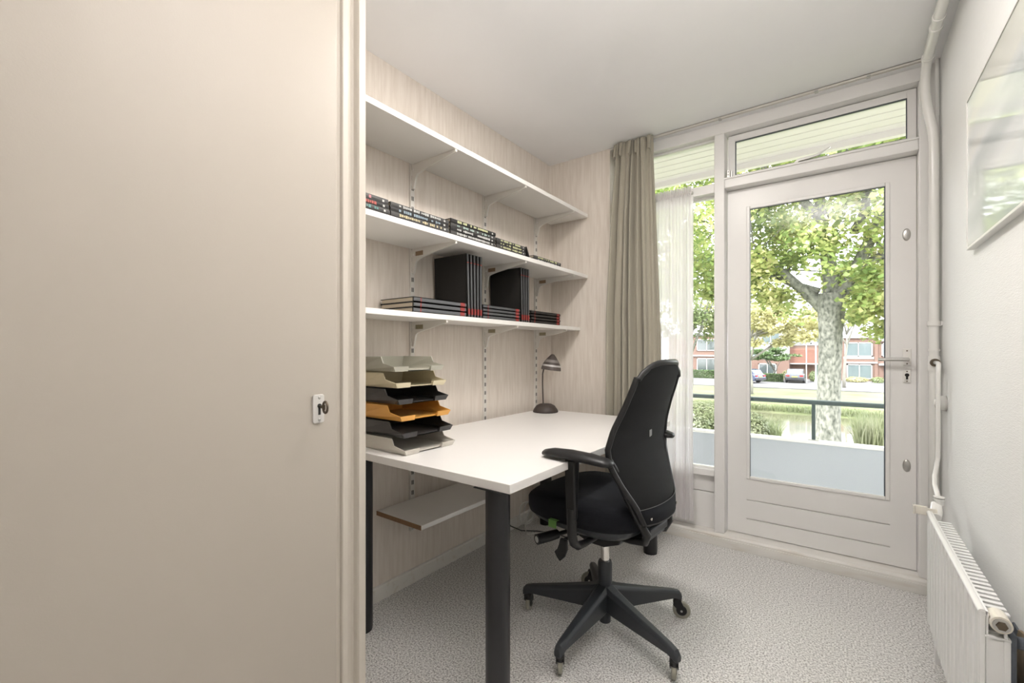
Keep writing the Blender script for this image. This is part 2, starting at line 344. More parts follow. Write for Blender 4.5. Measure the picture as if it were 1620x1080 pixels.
# ------------------------------------------------------------------ built-in closet at the left
XC = -1.19
cl = thing('built_in_closet', 'tall cream closet with a flat door and small key, filling the left of the room', 'closet', (-1.49, -.25, 0))
MB().box(XL, XC-.012, .806, .836, 0, ZC).build('side_panel', FRAMEC, cl)
fr = MB().prism([(XC-.03, .7485), (XC-.009, .7485), (XC-.008, .7605), (XC-.001, .762), (XC+.002, .765), (XC+.002, .781), (XC-.001, .785), (XC-.006, .795), (XC-.006, .805), (XC+.006, .809), (XC+.012, .813), (XC+.012, .834), (XC+.009, .838), (XC-.03, .838)], 0, ZC, 'z').build('door_frame', FRAMEC, cl, bevel=.0015)
cd = MB().box(XC-.030, XC, -.62, .7455, .012, ZC-.004).build('closet_door', CLOSET, cl, bevel=.002)
MB().box(XL, XC-.012, -1.4, -.66, 0, ZC).box(XC-.03, XC, -1.4, -.625, 0, ZC).build('closet_body', CLOSET, cl)
MB().box(XC-.036, XC-.031, -.62, .7485, 0, ZC).build('door_gap_backing', DARK, cl)
lp = MB().prism([(.670, .993), (.674, .989), (.700, .989), (.704, .993), (.704, 1.065), (.700, 1.069), (.674, 1.069), (.670, 1.065)], XC, XC+.0045, 'x').build('lock_plate', mat('lock_plate_paint', (.60, .58, .55), .4), cd, bevel=.0015)
MB().tube([(XC+.0045, .689, 1.037), (XC+.0052, .689, 1.037)], .0065, 16).box(XC+.0045, XC+.0052, .6855, .6925, 1.012, 1.036).build('keyhole', DARK, lp)
for z in (1.060, .998): MB().lathe([(0, .002), (.003, .0018), (.0045, 0)], (XC+.0045, .689, z), 14, M=Matrix.Rotation(PI/2, 4, 'Y')).build('screw', STEEL, lp, smooth=True)
kx = XC+.034
ky = MB().tube([(XC+.002, .689, 1.035), (kx-.010, .689, 1.035)], .0028, 12)
ring = [(kx+.011*math.cos(2*PI*i/24), .689, 1.035+.0155*math.sin(2*PI*i/24)) for i in range(25)]
ky.tube(ring, .0033, 8, caps=False); ky.tube([(XC+.012, .689, 1.035), (XC+.016, .689, 1.035)], .0045, 12)
ky.tube([(kx-.004, .689, 1.028), (kx-.004, .689, 1.042)], .0028, 8)
ky.build('key', DARKST, lp, smooth=True)

# ------------------------------------------------------------------ wall shelves
RY = (1.539, 2.119, 2.692)
for i, y in enumerate(RY):
    rl = thing('slotted_rail', ['white slotted wall rail nearest the closet', 'middle white slotted wall rail, rising behind the desk', 'white slotted wall rail nearest the corner, behind the desk lamp'][i], 'shelf rail', (XL, y, .28), 0, 'slotted wall rails of the shelving')
    z0 = .27 if i < 2 else .27
    MB().box(XL, XL+.013, y-.013, y-.010, z0, 2.165).box(XL, XL+.013, y+.010, y+.013, z0, 2.165).box(XL+.010, XL+.013, y-.010, y+.010, z0, 2.165).build('rail', SHELFU, rl)
    s = MB(); z = z0+.03
    while z < 2.13:
        s.box(XL+.0125, XL+.0134, y-.0065, y-.0015, z, z+.022).box(XL+.0125, XL+.0134, y+.0015, y+.0065, z, z+.022); z += .052
    s.build('slot', DARK, rl)['kind'] = 'stuff'
    MB().lathe([(0, .0035), (.004, .003), (.006, 0)], (XL+.013, y, z0+.012), 12, M=Matrix.Rotation(PI/2, 4, 'Y')).build('screw', STEEL, rl)
def bracket(par, y, zt, xf, st, short=False):
    x0 = XL+.0125
    poly = [(x0, zt), (xf-.004, zt), (xf-.004, zt-.012), (xf-.012, zt-.014), (x0+.085, zt-.046), (x0+.045, zt-.056), (x0+.030, zt-.066), (x0+.014, zt-.125), (x0, zt-.125)]
    b = MB().prism(poly, y-.006, y+.006, 'y').box(x0+.02, xf-.004, y-.010, y+.010, zt-.002, zt)
    o = b.build('bracket', SHELFU, par, bevel=.001)
    MB().lathe([(0, .002), (.0045, .0018), (.0055, 0)], (x0+.013, y-.006, zt-.030), 12, M=Matrix.Rotation(PI/2, 4, 'X')).build('rivet', SHELFM, o)
    if st: MB().box(x0+.030, x0+.085, y-.0068, y-.006, zt-.038, zt-.016).build('sticker', st, o)
    return o
SH = [('wide white wall shelf at the top, empty, nearest the ceiling', 2.172, .025, -1.462, .842, 2.888, None),
      ('white wall shelf carrying the long row of flat patterned books', 1.738, .024, -1.462, .842, 2.888, STICK),
      ('white wall shelf above the desk carrying the black bound volumes', 1.366, .024, -1.522, .842, 2.886, STICKO),
      ('low white wall shelf under the desk with a brown chipboard end', .437, .020, -1.462, 1.315, 2.30, None)]
for lab, zt, th, xf, y0, y1, st in SH:
    s = thing('wall_shelf', lab, 'shelf', (-1.62, (y0+y1)/2, zt-th), 0, 'shelves on the left wall')
    if zt < 1: MB().box(XL+.016, xf, y0+.002, y1, zt-th, zt).build('shelf_board', SHELFM, s, bevel=.001); MB().box(XL+.016, xf, y0, y0+.002, zt-th, zt).build('board_end', WOODE, s)
    else: MB().box(XL+.016, xf, y0, y1, zt-th, zt).build('shelf_board', SHELFM, s, bevel=.0015)
    for i, y in enumerate(RY):
        if y < y1: bracket(s, y, zt-th, xf if zt > 1 else xf-.02, st)

# ------------------------------------------------------------------ books
TXT = {'red': mat('title_red', (.42, .10, .08), .5), 'rose': mat('title_rose', (.48, .20, .22), .5), 'teal': mat('title_teal', (.12, .26, .24), .5), 'blue': mat('title_blue', (.26, .33, .38), .5),
       'gold': mat('title_gold', (.52, .45, .28), .5), 'white': mat('title_white', (.50, .50, .48), .5), 'lime': mat('title_lime', (.55, .56, .32), .5), 'mint': mat('title_mint', (.36, .46, .42), .5)}
BODYC = [mat('book_body_black', (.018, .016, .016), .5), mat('book_body_grey', (.06, .058, .056), .45)]
bookrnd = random.Random(3)
XS2 = -1.490
def flat_book(name, label, group, xs, y0, y1, z, th, depth, title, body, page=PAGES, spine=None, marks=True, tilt=0):
    o = thing(name, label, 'book', (xs-depth/2, (y0+y1)/2, z), 0, group)
    g = .0022
    MB().box(xs-depth, xs-.002, y0, y1, z, z+g).box(xs-depth, xs-.002, y0, y1, z+th-g, z+th).build('cover', body, o)
    # rounded spine
    pr = [(xs-.006, z), (xs-.001, z+th*.12), (xs, z+th*.5), (xs-.001, z+th*.88), (xs-.006, z+th)]
    MB().prism(pr, y0, y1, 'y').build('spine', spine or body, o)
    MB().box(xs-depth+.004, xs-.006, y0+.003, y1-.003, z+g, z+th-g).build('page_block', page, o)
    if marks:
        s = MB(); L = y1-y0; yy = y0+.13*L; zc = z+th*.5; hh = th*.30
        while yy < y0+.84*L:
            w = bookrnd.uniform(.005, .011)
            if bookrnd.random() < .80:
                k = bookrnd.choice((.6, 1, 1, .8)); s.box(xs-.002, xs+.0006, yy, yy+w, zc-hh*k, zc+hh*k)
            yy += w+.0028
        s.build('title_lettering', TXT[title], o)['kind'] = 'stuff'
        MB().box(xs-.002, xs+.0007, y0+.90*L, y0+.93*L, zc-hh*.9, zc+hh*.5).build('publisher_mark', TXT['white'], o)
    return o
z2 = 1.7385
def stack(prefix, y0, y1, titles, ths, xs=XS2, grp=''):
    z = z2; n = len(titles)
    for i, (t, th) in enumerate(zip(titles, ths)):
        dy = bookrnd.uniform(-.003, .003)
        posw = 'lowest' if i == 0 else 'topmost' if i == n-1 else ['', 'second from the bottom', 'third from the bottom', 'fourth from the bottom'][i]
        flat_book('paperback_book', 'flat dark book, %s lettering, %s of stack %s' % ({'white': 'whitish', 'mint': 'pale mint', 'lime': 'yellowish'}.get(t, t), posw, prefix), grp, xs+bookrnd.uniform(-.003, .003), y0+dy, y1+dy, z, th, .225, t, BODYC[i % 2])
        z += th+.0006
    return z
G2 = 'flat books on the second shelf'
stack('by the closet', .865, 1.168, ['white', 'teal', 'red', 'rose'], [.012, .019, .019, .020], grp=G2)
stack('by the left rail', 1.178, 1.515, ['mint', 'gold', 'blue', 'white'], [.012, .019, .019, .018], grp=G2)
zc_top = stack('mid-shelf', 1.528, 1.868, ['white', 'white', 'white', 'mint', 'lime'], [.012, .0175, .018, .018, .018], grp=G2)
zt = stack('right of the tallest one', 1.878, 2.150, ['mint', 'lime', 'lime', 'lime'], [.013, .017, .017, .016], grp=G2)
stack('at the far end', 2.235, 2.552, ['white', 'lime'], [.016, .015], grp=G2)
# two thin books leaning on the fourth stack
lb = flat_book('paperback_book', 'thin book leaning against the end of the fourth stack', G2, 0, -.032, .032, 0, .010, .215, 'white', BODYC[0], marks=False)
lb.rotation_euler = (math.radians(-62), 0, 0); lb.location = (XS2-.11, 2.172, 1.776)
lb2 = flat_book('paperback_book', 'lower thin book slid flat under the leaning one', G2, XS2, 2.156, 2.226, z2, .008, .215, 'white', BODYC[1], marks=False)

z3 = 1.3665; XS3 = -1.530
def bound(label, group, y0, th, L, depth, z, flat, lean=0, body=BOOKK, spine=BOOKS, xs=XS3, pages=PAGES):
    """black bound volume; flat: lies with spine to the room, length L along y; upright: height L"""
    if flat:
        o = thing('bound_volume', label, 'book', (xs-depth/2, y0+L/2, z), 0, group); g = .003
        MB().box(xs-depth, xs-.003, y0, y0+L, z, z+g).box(xs-depth, xs-.003, y0, y0+L, z+th-g, z+th).box(xs-.009, xs-.003, y0, y0+L, z, z+th).build('cover', body, o)
        MB().prism([(xs-.004, z+th*.12), (xs-.0005, z+th*.2), (xs, z+th*.5), (xs-.0005, z+th*.8), (xs-.004, z+th*.88)], y0, y0+L, 'y').build('spine', spine, o)
        MB().box(xs-depth+.005, xs-.008, y0+.004, y0+L-.004, z+g, z+th-g).build('page_block', pages, o)
        MB().box(xs-.003, xs+.0006, y0+.875*L, y0+.965*L, z+th*.12, z+th*.88).build('red_title', RED, o)
        MB().box(xs-.003, xs+.0006, y0+.115*L, y0+.130*L, z+th*.10, z+th*.90).build('red_band', RED, o)
    else:
        o = thing('bound_volume', label, 'book', (xs-depth/2, y0+th/2, z), 0, group); g = .003
        yb, yc = y0, y0+th
        MB().box(xs-depth, xs-.003, yb, yb+g, z, z+L).box(xs-depth, xs-.003, yc-g, yc, z, z+L).box(xs-.009, xs-.003, yb, yc, z, z+L).build('cover', body, o)
        MB().prism([(xs-.004, yb+th*.26), (xs-.0005, yb+th*.32), (xs, yb+th*.5), (xs-.0005, yb+th*.72), (xs-.004, yb+th*.78)], z, z+L, 'z').build('spine', spine, o)
        MB().box(xs-depth+.005, xs-.008, yb+g, yc-g, z+.004, z+L-.004).build('page_block', pages, o)
        MB().box(xs-.003, xs+.0006, yb+th*.24, yb+th*.80, z+.04*L, z+.135*L).build('red_title', RED, o)
        MB().box(xs-.003, xs+.0006, yb+th*.24, yb+th*.80, z+.855*L, z+.870*L).build('red_band', RED, o)
        o.rotation_euler = (lean, 0, 0)
    return o
g3 = 'black bound volumes on the third shelf'
for i in range(3): bound('black volume lying flat, %s of the left pile with cream page edges' % ('lowest', 'middle one', 'topmost')[i], g3, 1.336+i*.001-.003, .0228, .345, .235, z3+i*.0234, True)
for i in range(5): bound('upright black volume, %s in the larger upright group' % ('first with its cover facing the room', 'second from the left', 'middle one', 'fourth from the left', 'last on the right')[i], g3, 1.690+i*.0232, .0222, .322, .232, z3, False, math.radians(1.9-.55*i) if i < 4 else 0)
for i in range(4): bound('black volume lying flat between the upright groups, %s' % ('lowest', 'second from the bottom', 'third from the bottom', 'topmost')[i], g3, 1.812, .0182, .335, .235, z3+i*.0187, True)
for i in range(4): bound('upright black volume, %s in the smaller upright group' % ('first with its cover facing the room', 'second from the left', 'third from the left', 'last on the right')[i], g3, 2.163+i*.0216, .0206, .322, .232, z3, False, math.radians(1.6-.5*i), spine=BOOKS)
for i in range(4): bound('black-spined volume lying flat at the far end, %s' % ('lowest', 'second from the bottom', 'third from the bottom', 'topmost')[i], g3, 2.262+(i % 2)*.004, .0188, .350, .235, z3+i*.0193, True, spine=BOOKD)

# ------------------------------------------------------------------ desk
ZD = .78
DX0, DX1, DY0, DY1 = -1.730, -.822, 1.100, 2.690
dk = thing('desk', 'large white desk with round black legs beside the shelves', 'desk', (-1.276, 1.895, 0))
MB().box(DX0, DX1, DY0, DY1, ZD-.030, ZD).build('desktop', DESKW, dk, bevel=.0018)
for x, y in ((-.905, 1.145), (-1.652, 1.158), (-.915, 2.615), (-1.652, 2.625)):
    lg = MB().tube([(x, y, .012), (x, y, ZD-.034)], .0405, 40).build('leg', BLACKP, dk, smooth=True)
    MB().tube([(x, y, 0), (x, y, .012)], .039, 32).build('leg_foot', BLACKPL, lg, smooth=True)
    MB().box(x-.062, x+.05, y-.05, y+.062, ZD-.034, ZD-.0303).build('mounting_plate', BLACKP, lg)

# ------------------------------------------------------------------ letter trays
TC = [mat('tray_grey', (.57, .54, .48), .38), mat('tray_black', (.030, .029, .029), .28), mat('tray_ochre', (.72, .36, .075), .38), mat('tray_black', (0, 0, 0)), mat('tray_cream', (.66, .58, .40), .38), mat('tray_olive_grey', (.44, .43, .36), .38)]
TL = ['light grey letter tray at the bottom of the stack, resting on the desk', 'black letter tray second from the bottom, under the orange one', 'orange ochre letter tray in the middle of the stack', 'black letter tray above the orange one', 'cream yellow letter tray second from the top', 'olive grey letter tray at the top of the stack']
TY0, TY1 = 1.150, 1.432
for k in range(6):
    z = ZD+.001+k*.0655; xf = -1.372-k*.0135; xb = -1.715 if k < 3 else -1.715
    o = thing('letter_tray', TL[k], 'tray', ((xb+xf)/2, (TY0+TY1)/2, z), 0, 'stack of letter trays'); m = TC[k]; t = .0035; H = .060
    if k == 0: z0 = z
    base = MB().box(xb, xf-.012, TY0+.012, TY1-.012, z, z+t).build('tray_base', m, o)
    for nm, ya, yb in (('side_wall', TY0, TY0+t), ('side_wall', TY1-t, TY1)):
        poly = [(xb, z), (xf-.004, z), (xf+.001, z+.020), (xf-.066, z+.034), (xf-.080, z+H), (xb, z+H)]
        s = MB(); inn = .012 if ya == TY0 else -.012
        # slightly splayed wall
        n = len(poly); A = [(p[0], (ya if p[1] > z+.001 else ya+inn), p[1]) for p in poly]; Bv = [(p[0], (yb if p[1] > z+.001 else yb+inn), p[1]) for p in poly]
        s.add(A+Bv, [tuple(range(n))[::-1], tuple(range(n, 2*n))]+[(i, (i+1) % n, n+(i+1) % n, n+i) for i in range(n)])
        s.build(nm, m, o, bevel=.0006)
    MB().box(xb, xb+t, TY0, TY1, z, z+H).build('back_wall', m, o)
    for ya, yb in ((TY0, TY0+.078), (TY1-.078, TY1)):
        MB().add([(xf-.020, ya+(.012 if ya == TY0 else 0), z), (xf-.004, ya+(.012 if ya == TY0 else 0), z), (xf+.001, ya, z+.0205), (xf-.003, ya, z+.0205), (xf-.020, ya, z+t+.002),
                  (xf-.020, yb-(.012 if ya != TY0 else 0), z), (xf-.004, yb-(.012 if ya != TY0 else 0), z), (xf+.001, yb, z+.0205), (xf-.003, yb, z+.0205), (xf-.020, yb, z+t+.002)],
                 [(4, 3, 2, 1, 0), (5, 6, 7, 8, 9), (0, 1, 6, 5), (1, 2, 7, 6), (2, 3, 8, 7), (3, 4, 9, 8), (4, 0, 5, 9)]).build('front_lip', m, o, bevel=.0006)
    MB().box(xf-.022, xf-.012, TY0+.07, TY1-.07, z, z+t+.002).build('front_edge', m, o)

# ------------------------------------------------------------------ desk lamp
lx, ly = -1.622, 2.575
dl = thing('desk_lamp', 'small brown desk lamp with gooseneck stem and striped hood at the desk corner', 'lamp', (lx, ly, ZD))
MB().lathe([(.084, 0), (.086, .006), (.080, .020), (.062, .044), (.040, .055), (0, .058)], (lx, ly, ZD), 40).build('lamp_base', BROWNPL, dl, smooth='all')
R = Vector((.804, .595, 0))
def LP(r, z, d=0): p = Vector((lx, ly, ZD+z))+R*r; return p
MB().tube([LP(-.016, .05), LP(-.018, .12), LP(-.020, .20), LP(-.019, .26), LP(-.010, .30), LP(.006, .328), LP(.030, .338)], .0046, 10).build('lamp_stem', BROWNPL, dl, smooth=True)
hc = LP(.050, .352)
tiltM = Matrix.Rotation(math.radians(7), 4, Vector((-.595, .804, 0)))
def ringprof(a, b, t=.002):
    # hood outline radius by height (0 top .. .105 bottom)
    def r(q): return .008+.060*math.sin(min(1, q/.112)*PI/2)**.9
    qs = [a+(b-a)*i/6 for i in range(7)]
    return [(r(q), -q) for q in qs]+[(r(q)-t, -q) for q in reversed(qs)]
def closed(prof, name, m, par):
    mb = MB(); mb.lathe(prof+[prof[0]], hc+Vector((0, 0, .04)), 40, M=tiltM); mb.f = [f for f in mb.f if len(f) == 4]
    return mb.build(name, m, par, smooth=True)
hood = closed(ringprof(.0, .038), 'lamp_shade', BROWNPL, dl)
closed(ringprof(.038, .056), 'shade_band', SMOKE, hood)
closed(ringprof(.056, .072), 'shade_band', BROWNPL, hood)
closed(ringprof(.072, .084), 'shade_band', mat('pale_band', (.42, .40, .39), .3), hood)
closed(ringprof(.084, .108), 'shade_band', mat('smoky_brown', (.10, .082, .075), .25), hood)
MB().lathe([(0, .02), (.012, .018), (.018, 0), (.018, -.03), (.012, -.045), (0, -.05)], hc, 20).build('bulb', SHELFM, hood, smooth='all')

# ------------------------------------------------------------------ cables under the desk
c = MB().tube([(-1.76, 2.30, .10), (-1.74, 2.34, .05), (-1.70, 2.40, .012), (-1.62, 2.46, .008), (-1.52, 2.50, .008), (-1.40, 2.49, .008), (-1.35, 2.52, .008)], .0035, 8)
tag(c.build('cable', CABLEB, smooth=True), 'black cable trailing from the wall to the floor under the desk', 'cable')
pts = []
for i in range(60):
    a = i/59*2*PI*2.2; r = .075+.006*math.sin(i*.9); pts.append((-1.735+.006*i/59+.018*math.sin(a*.5), 2.52+r*math.cos(a), .088+r*math.sin(a)))
pts += [(-1.70, 2.44, .02), (-1.64, 2.38, .008), (-1.55, 2.50, .008)]
tag(MB().tube(pts, .0035, 8).build('cable', CABLEW, smooth=True), 'coiled white cable against the baseboard behind the desk leg', 'cable')

# ------------------------------------------------------------------ office chair (local axes: +Y forward, +X to the window side)
PH = math.radians(85.4)
ch = thing('office_chair', 'black mesh-back office chair on a five-star castor base, pulled up to the desk', 'chair', (-.815, 1.770, 0), PH)
def P_(mb, name, m, par=ch, **k): return mb.build(name, m, par, world=False, **k)
def sup(n, ax, ay, e=3.2):
    out = []
    for i in range(n):
        a = 2*PI*i/n; c_, s_ = math.cos(a), math.sin(a)
        out.append((ax*math.copysign(abs(c_)**(2/e), c_), ay*math.copysign(abs(s_)**(2/e), s_)))
    return out
def seatsec(sc_x, sc_y, zf, zb, cy=.045, n=48):
    q = []
    for x, y in sup(n, .250*sc_x, .262*sc_y):
        t = (y+.262)/.524
        z = zb+(zf-zb)*t
        if zf > .56: z -= .030*max(0, t-.72)**1.3*6*.55
        z += 0 if zf < .5 else .010*(abs(x)/.25)**2
        q.append((x*(1-.05*(1-t)), y+cy, z))
    return q
seat = MB().loft([seatsec(.90, .90, .498, .500), seatsec(.975, .975, .503, .505), seatsec(1, 1, .522, .524), seatsec(1.0, 1.0, .560, .562), seatsec(.975, .975, .585, .588), seatsec(.90, .90, .600, .603), seatsec(.6, .6, .604, .604), seatsec(.1, .1, .604, .604)])
P_(seat, 'seat', FABRIC, smooth='all')
shell = MB().loft([seatsec(.55, .55, .455, .450), seatsec(.75, .78, .470, .458), seatsec(.90, .92, .492, .486), seatsec(.93, .94, .500, .502)])
P_(shell, 'seat_shell', STARM, smooth=True)
P_(MB().prism([(-.05, .0), (.05, 0), (.03, .04), (-.05, .04)], -.02, .02, 'x').box(0, 0, 0, 0, 0, 0) if False else MB().box(-.2600, -.2585, .070, .108, .492, .522).box(-.2600, -.235, .070, .108, .520, .5215), 'fabric_tag', GREENT)
# mechanism and levers
mech = P_(MB().prism([(-.12, .465), (.14, .465), (.12, .42), (.03, .392), (-.04, .392), (-.11, .42)], -.085, .085, 'x'), 'tilt_mechanism', BLACKPL, bevel=.006)
P_(MB().tube([(-.05, .095, .430), (-.19, .140, .424)], .009, 10), 'lever_rod', BLACKPL, mech)
kn = P_(MB().tube([(-.165, .132, .427), (-.205, .145, .426), (-.262, .165, .425)], [.019, .021, .021], 20), 'tension_knob', BLACKPL, mech, smooth=True)
dv = Vector((-.057, .022, -.002)).normalized(); e0 = Vector((-.262, .165, .425))
P_(MB().tube([e0+dv*.0002, e0+dv*.0012], .013, 16), 'knob_cap', RADG, kn)
P_(MB().tube([(-.12, .05, .440), (-.235, .06, .440)], .007, 8), 'lever_rod', BLACKPL, mech)
P_(MB().prism([(.060, .455), (.030, .452), (.028, .415), (.040, .385), (.062, .362), (.078, .378), (.088, .395), (.074, .410), (.066, .430)], -.250, -.236, 'x'), 'lever_paddle', BLACKPL, mech, bevel=.004)
P_(MB().tube([(0, 0, .30), (0, 0, .385)], .0175, 28), 'gas_lift', CHROME, smooth=True)
colm = P_(MB().lathe([(.020, .10), (.026, .10), (.0265, .20), (.030, .21), (.030, .290), (.026, .300), (.020, .300)], n=32), 'column_sleeve', STARM, smooth=True)
P_(MB().lathe([(.022, .04), (.024, .042), (.025, .11)], n=28), 'column_foot', STARM, colm, smooth=True)
# star base with five castors
for k, wa in enumerate((193.5, 267.5, 338.5, 52, 124.5)):
    a = math.radians(wa)-PH; dx, dy = math.cos(a), math.sin(a); R_ = .352
    def q(r, w, zt, zb):
        nx, ny = -dy, dx
        return [(dx*r+nx*w*.55, dy*r+ny*w*.55, zt), (dx*r+nx*w, dy*r+ny*w, zt-.012), (dx*r+nx*w*.9, dy*r+ny*w*.9, zb), (dx*r-nx*w*.9, dy*r-ny*w*.9, zb), (dx*r-nx*w, dy*r-ny*w, zt-.012), (dx*r-nx*w*.55, dy*r-ny*w*.55, zt)]
    arm = P_(MB().loft([q(.012, .033, .205, .105), q(.06, .031, .190, .098), q(.20, .025, .158, .096), q(.335, .019, .130, .094), q(.362, .016, .122, .082), q(.374, .014, .108, .080)]), 'base_arm', STARM, bevel=.004)
    cx, cy = dx*R_, dy*R_; yaw = (math.radians([20, 35, 20, -69, 130][k]))
    u = Vector((math.cos(yaw), math.sin(yaw), 0)); n_ = Vector((-u.y, u.x, 0)); C0 = Vector((cx, cy, 0))+u*.022
    cs = P_(MB().tube([(cx, cy, .060), (cx, cy, .098)], .014, 16), 'castor', BLACKPL, arm if False else ch, smooth=True)
    wc = C0+Vector((0, 0, .038))
    MBy = MB()
    def wheel(r0, r1, w, m, nm, par):
        b = MB(); A = n_*w
        pr = [(r0, -w), (r1*.92, -w), (r1, -w*.6), (r1, w*.6), (r1*.92, w), (r0, w)]
        MM = Matrix((( n_.y, 0, n_.x, 0), (-n_.x, 0, n_.y, 0), (0, 1, 0, 0), (0, 0, 0, 1)))
        b.lathe([(rr, zz) for rr, zz in pr], wc, 32, M=MM); return P_(b, nm, m, par, smooth=True)
    wheel(.022, .038, .0085, TREAD, 'tread', cs); wheel(.002, .024, .0095, BLACKPL, 'wheel_hub', cs)
    P_(MB().tube([wc-n_*.016, wc+n_*.016], .005, 12), 'axle', STEEL, cs)
    fk = MB()
    for s_ in (-1, 1):
        o_ = n_*(.0135*s_)
        prof = [Vector((cx, cy, .075))-u*.010, Vector((cx, cy, .078))+u*.022, wc+u*.012+Vector((0, 0, .014)), wc+u*.004-Vector((0, 0, .008)), wc-u*.012, Vector((cx, cy, .060))-u*.014]
        vs = [p+o_-n_*.0018 for p in prof]+[p+o_+n_*.0018 for p in prof]; m6 = 6
        fk.add(vs, [tuple(range(m6))[::-1], tuple(range(m6, 12))]+[(i, (i+1) % 6, 6+(i+1) % 6, 6+i) for i in range(6)])
    P_(fk, 'castor_fork', BLACKPL, cs)
    P_(MB().prism([((p.x), (p.y)) for p in [Vector((cx, cy, 0))+n_*.016-u*.014, Vector((cx, cy, 0))+n_*.016+u*.022, Vector((cx, cy, 0))-n_*.016+u*.022, Vector((cx, cy, 0))-n_*.016-u*.014]], .072, .084, 'z'), 'castor_cap', BLACKPL, cs, bevel=.003)
# backrest: outline and profile by height
HZ = [(.555, .140, -.262), (.62, .172, -.245), (.70, .215, -.205), (.77, .245, -.176), (.83, .256, -.168), (.90, .238, -.180), (.98, .212, -.208), (1.06, .200, -.236), (1.085, .197, -.243), (1.150, .185, -.262)]
def prof(z):
    for (z0, w0, y0), (z1, w1, y1) in zip(HZ, HZ[1:]):
        if z <= z1:
            t = (z-z0)/(z1-z0); t = max(0, t); t2 = t
            return w0+(w1-w0)*t2, y0+(y1-y0)*t2
    return HZ[-1][1], HZ[-1][2]
def bk(s, z):
    w, y = prof(z); zt = z
    if z > 1.085: w = .197*(1-.34*((z-1.085)/.065)**2.6)+.0*z
    w = w+.0
    cxo = .035*(z-.555)/.6-.01
    if z > 1.10: zt = z-.022*(abs(s))**4
    return Vector((s*w+cxo, y-.012+.030*abs(s)**2.2, zt))
zs = [.555+(1.150-.555)*(j/30) for j in range(31)]
back = P_(MB().grid(lambda a, b_: bk(a*2-1, zs[int(round(b_*30))]), 20, 30), 'backrest_mesh', MESH, smooth='all', thick=.006)
outline = [bk(-1, z) for z in zs]+[bk(s/6, 1.150) for s in range(-5, 6)]+[bk(1, z) for z in reversed(zs)]
P_(MB().tube(outline, .011, 10), 'backrest_frame', BLACKPL, smooth=True)
P_(MB().tube([bk(-1, .555), bk(-.5, .555), bk(0, .555), bk(.5, .555), bk(1, .555)], .010, 8), 'backrest_frame', BLACKPL, smooth=True)
# folded lower hem with snaps, lumbar pad behind mesh
hem = P_(MB().grid(lambda a, b_: bk(a*2-1, .556+.055*b_)+Vector((0, -.008, 0)), 14, 2), 'hem', FABRIC, smooth='all', thick=.003)
P_(MB().tube([bk(s/8, .612)+Vector((0, -.010, 0)) for s in range(-8, 9)], .0012, 6), 'seam', mat('seam_thread', (.12, .12, .12), .8), hem)
for s in (-.8, .8):
    p = bk(s, .575)+Vector((0, -.012, 0)); P_(MB().tube([p, p+Vector((0, -.003, 0))], .0055, 12), 'snap_button', CHROME, hem)
P_(MB().grid(lambda a, b_: bk((a*2-1)*(.30-.10*b_)+.02, .80+.07*b_)+Vector((0, .012, 0)), 4, 3), 'lumbar_pad', FABRIC, thick=.008)
P_(MB().box(-.012, .010, -.181, -.179, .858, .884).build if False else MB().prism([(-.004, .852), (.014, .856), (.014, .880), (-.004, .878)], -.2025, -.2005, 'y'), 'care_label', mat('label_grey', (.30, .30, .30), .7), back)
# support bars from lumbar edge to bracket under the seat
for s in (-1, 1):
    e = bk(s*.98, .795)
    pts = [e, Vector((s*.222+.01, -.165, .75)), Vector((s*.195+.01, -.172, .69)), Vector((s*.158+.005, -.195, .61)), Vector((s*.125, -.222, .54)), Vector((s*.105, -.236, .500)), Vector((s*.092, -.222, .468)), Vector((s*.078, -.16, .452)), Vector((s*.07, -.08, .448))]
    P_(MB().tube(pts, [.009, .011, .012, .013, .015, .016, .016, .014, .012], 12), 'back_support', BLACKPL, smooth=True)
P_(MB().loft([[(-.085, -.240, z), (.085, -.240, z), (.08, -.220, z), (-.08, -.220, z)] for z in (.480, .512)]).box(-.08, .08, -.230, -.10, .464, .476), 'back_bracket', STARM, bevel=.008)
# armrests
def armrest(s, za, x0, tilt):
    yf, yr = .105, -.190
    def sec(y, w, h, dz, dx_=0):
        return [(x0+dx_+w*c_, y, za-.016+dz+h*s_) for c_, s_ in [(math.cos(2*PI*i/16), math.sin(2*PI*i/16)) for i in range(16)]]
    pad = MB().loft([sec(yf, .012, .005, -.004), sec(yf-.006, .028, .012, -.003), sec(yf-.04, .042, .016, .001), sec(yf-.12, .046, .018, .003), sec(yf-.20, .044, .018, .001), sec(yr+.03, .036, .016, -.004), sec(yr+.006, .024, .012, -.007), sec(yr, .010, .005, -.008)])
    p = P_(pad, 'armrest_pad', BLACKPL, smooth='all')
    yl = -.022
    post = MB()
    def ps(x, y, z, wx, wy): return [(x-wx, y-wy, z), (x+wx, y-wy, z), (x+wx, y+wy, z), (x-wx, y+wy, z)]
    post.loft([ps(x0, yl, za-.03, .019, .023), ps(x0, yl, za-.07, .019, .022), ps(x0, yl, .62, .012, .022), ps(x0, yl, .56, .012, .020)])
    P_(post, 'armrest_post', BLACKPL, bevel=.006)
    pts = [(x0, yl, .60), (x0, yl, .54), (x0, yl, .500), (x0-s*.012, yl, .468), (x0-s*.040, yl, .448), (x0-s*.09, yl, .442), (s*.08, yl, .442)]
    P_(MB().tube(pts, [.019, .019, .018, .017, .016, .014, .013], 12), 'armrest_bracket', BLACKPL, smooth=True)
armrest(-1, .815, -.288, 0); armrest(1, .838, .278, 0)

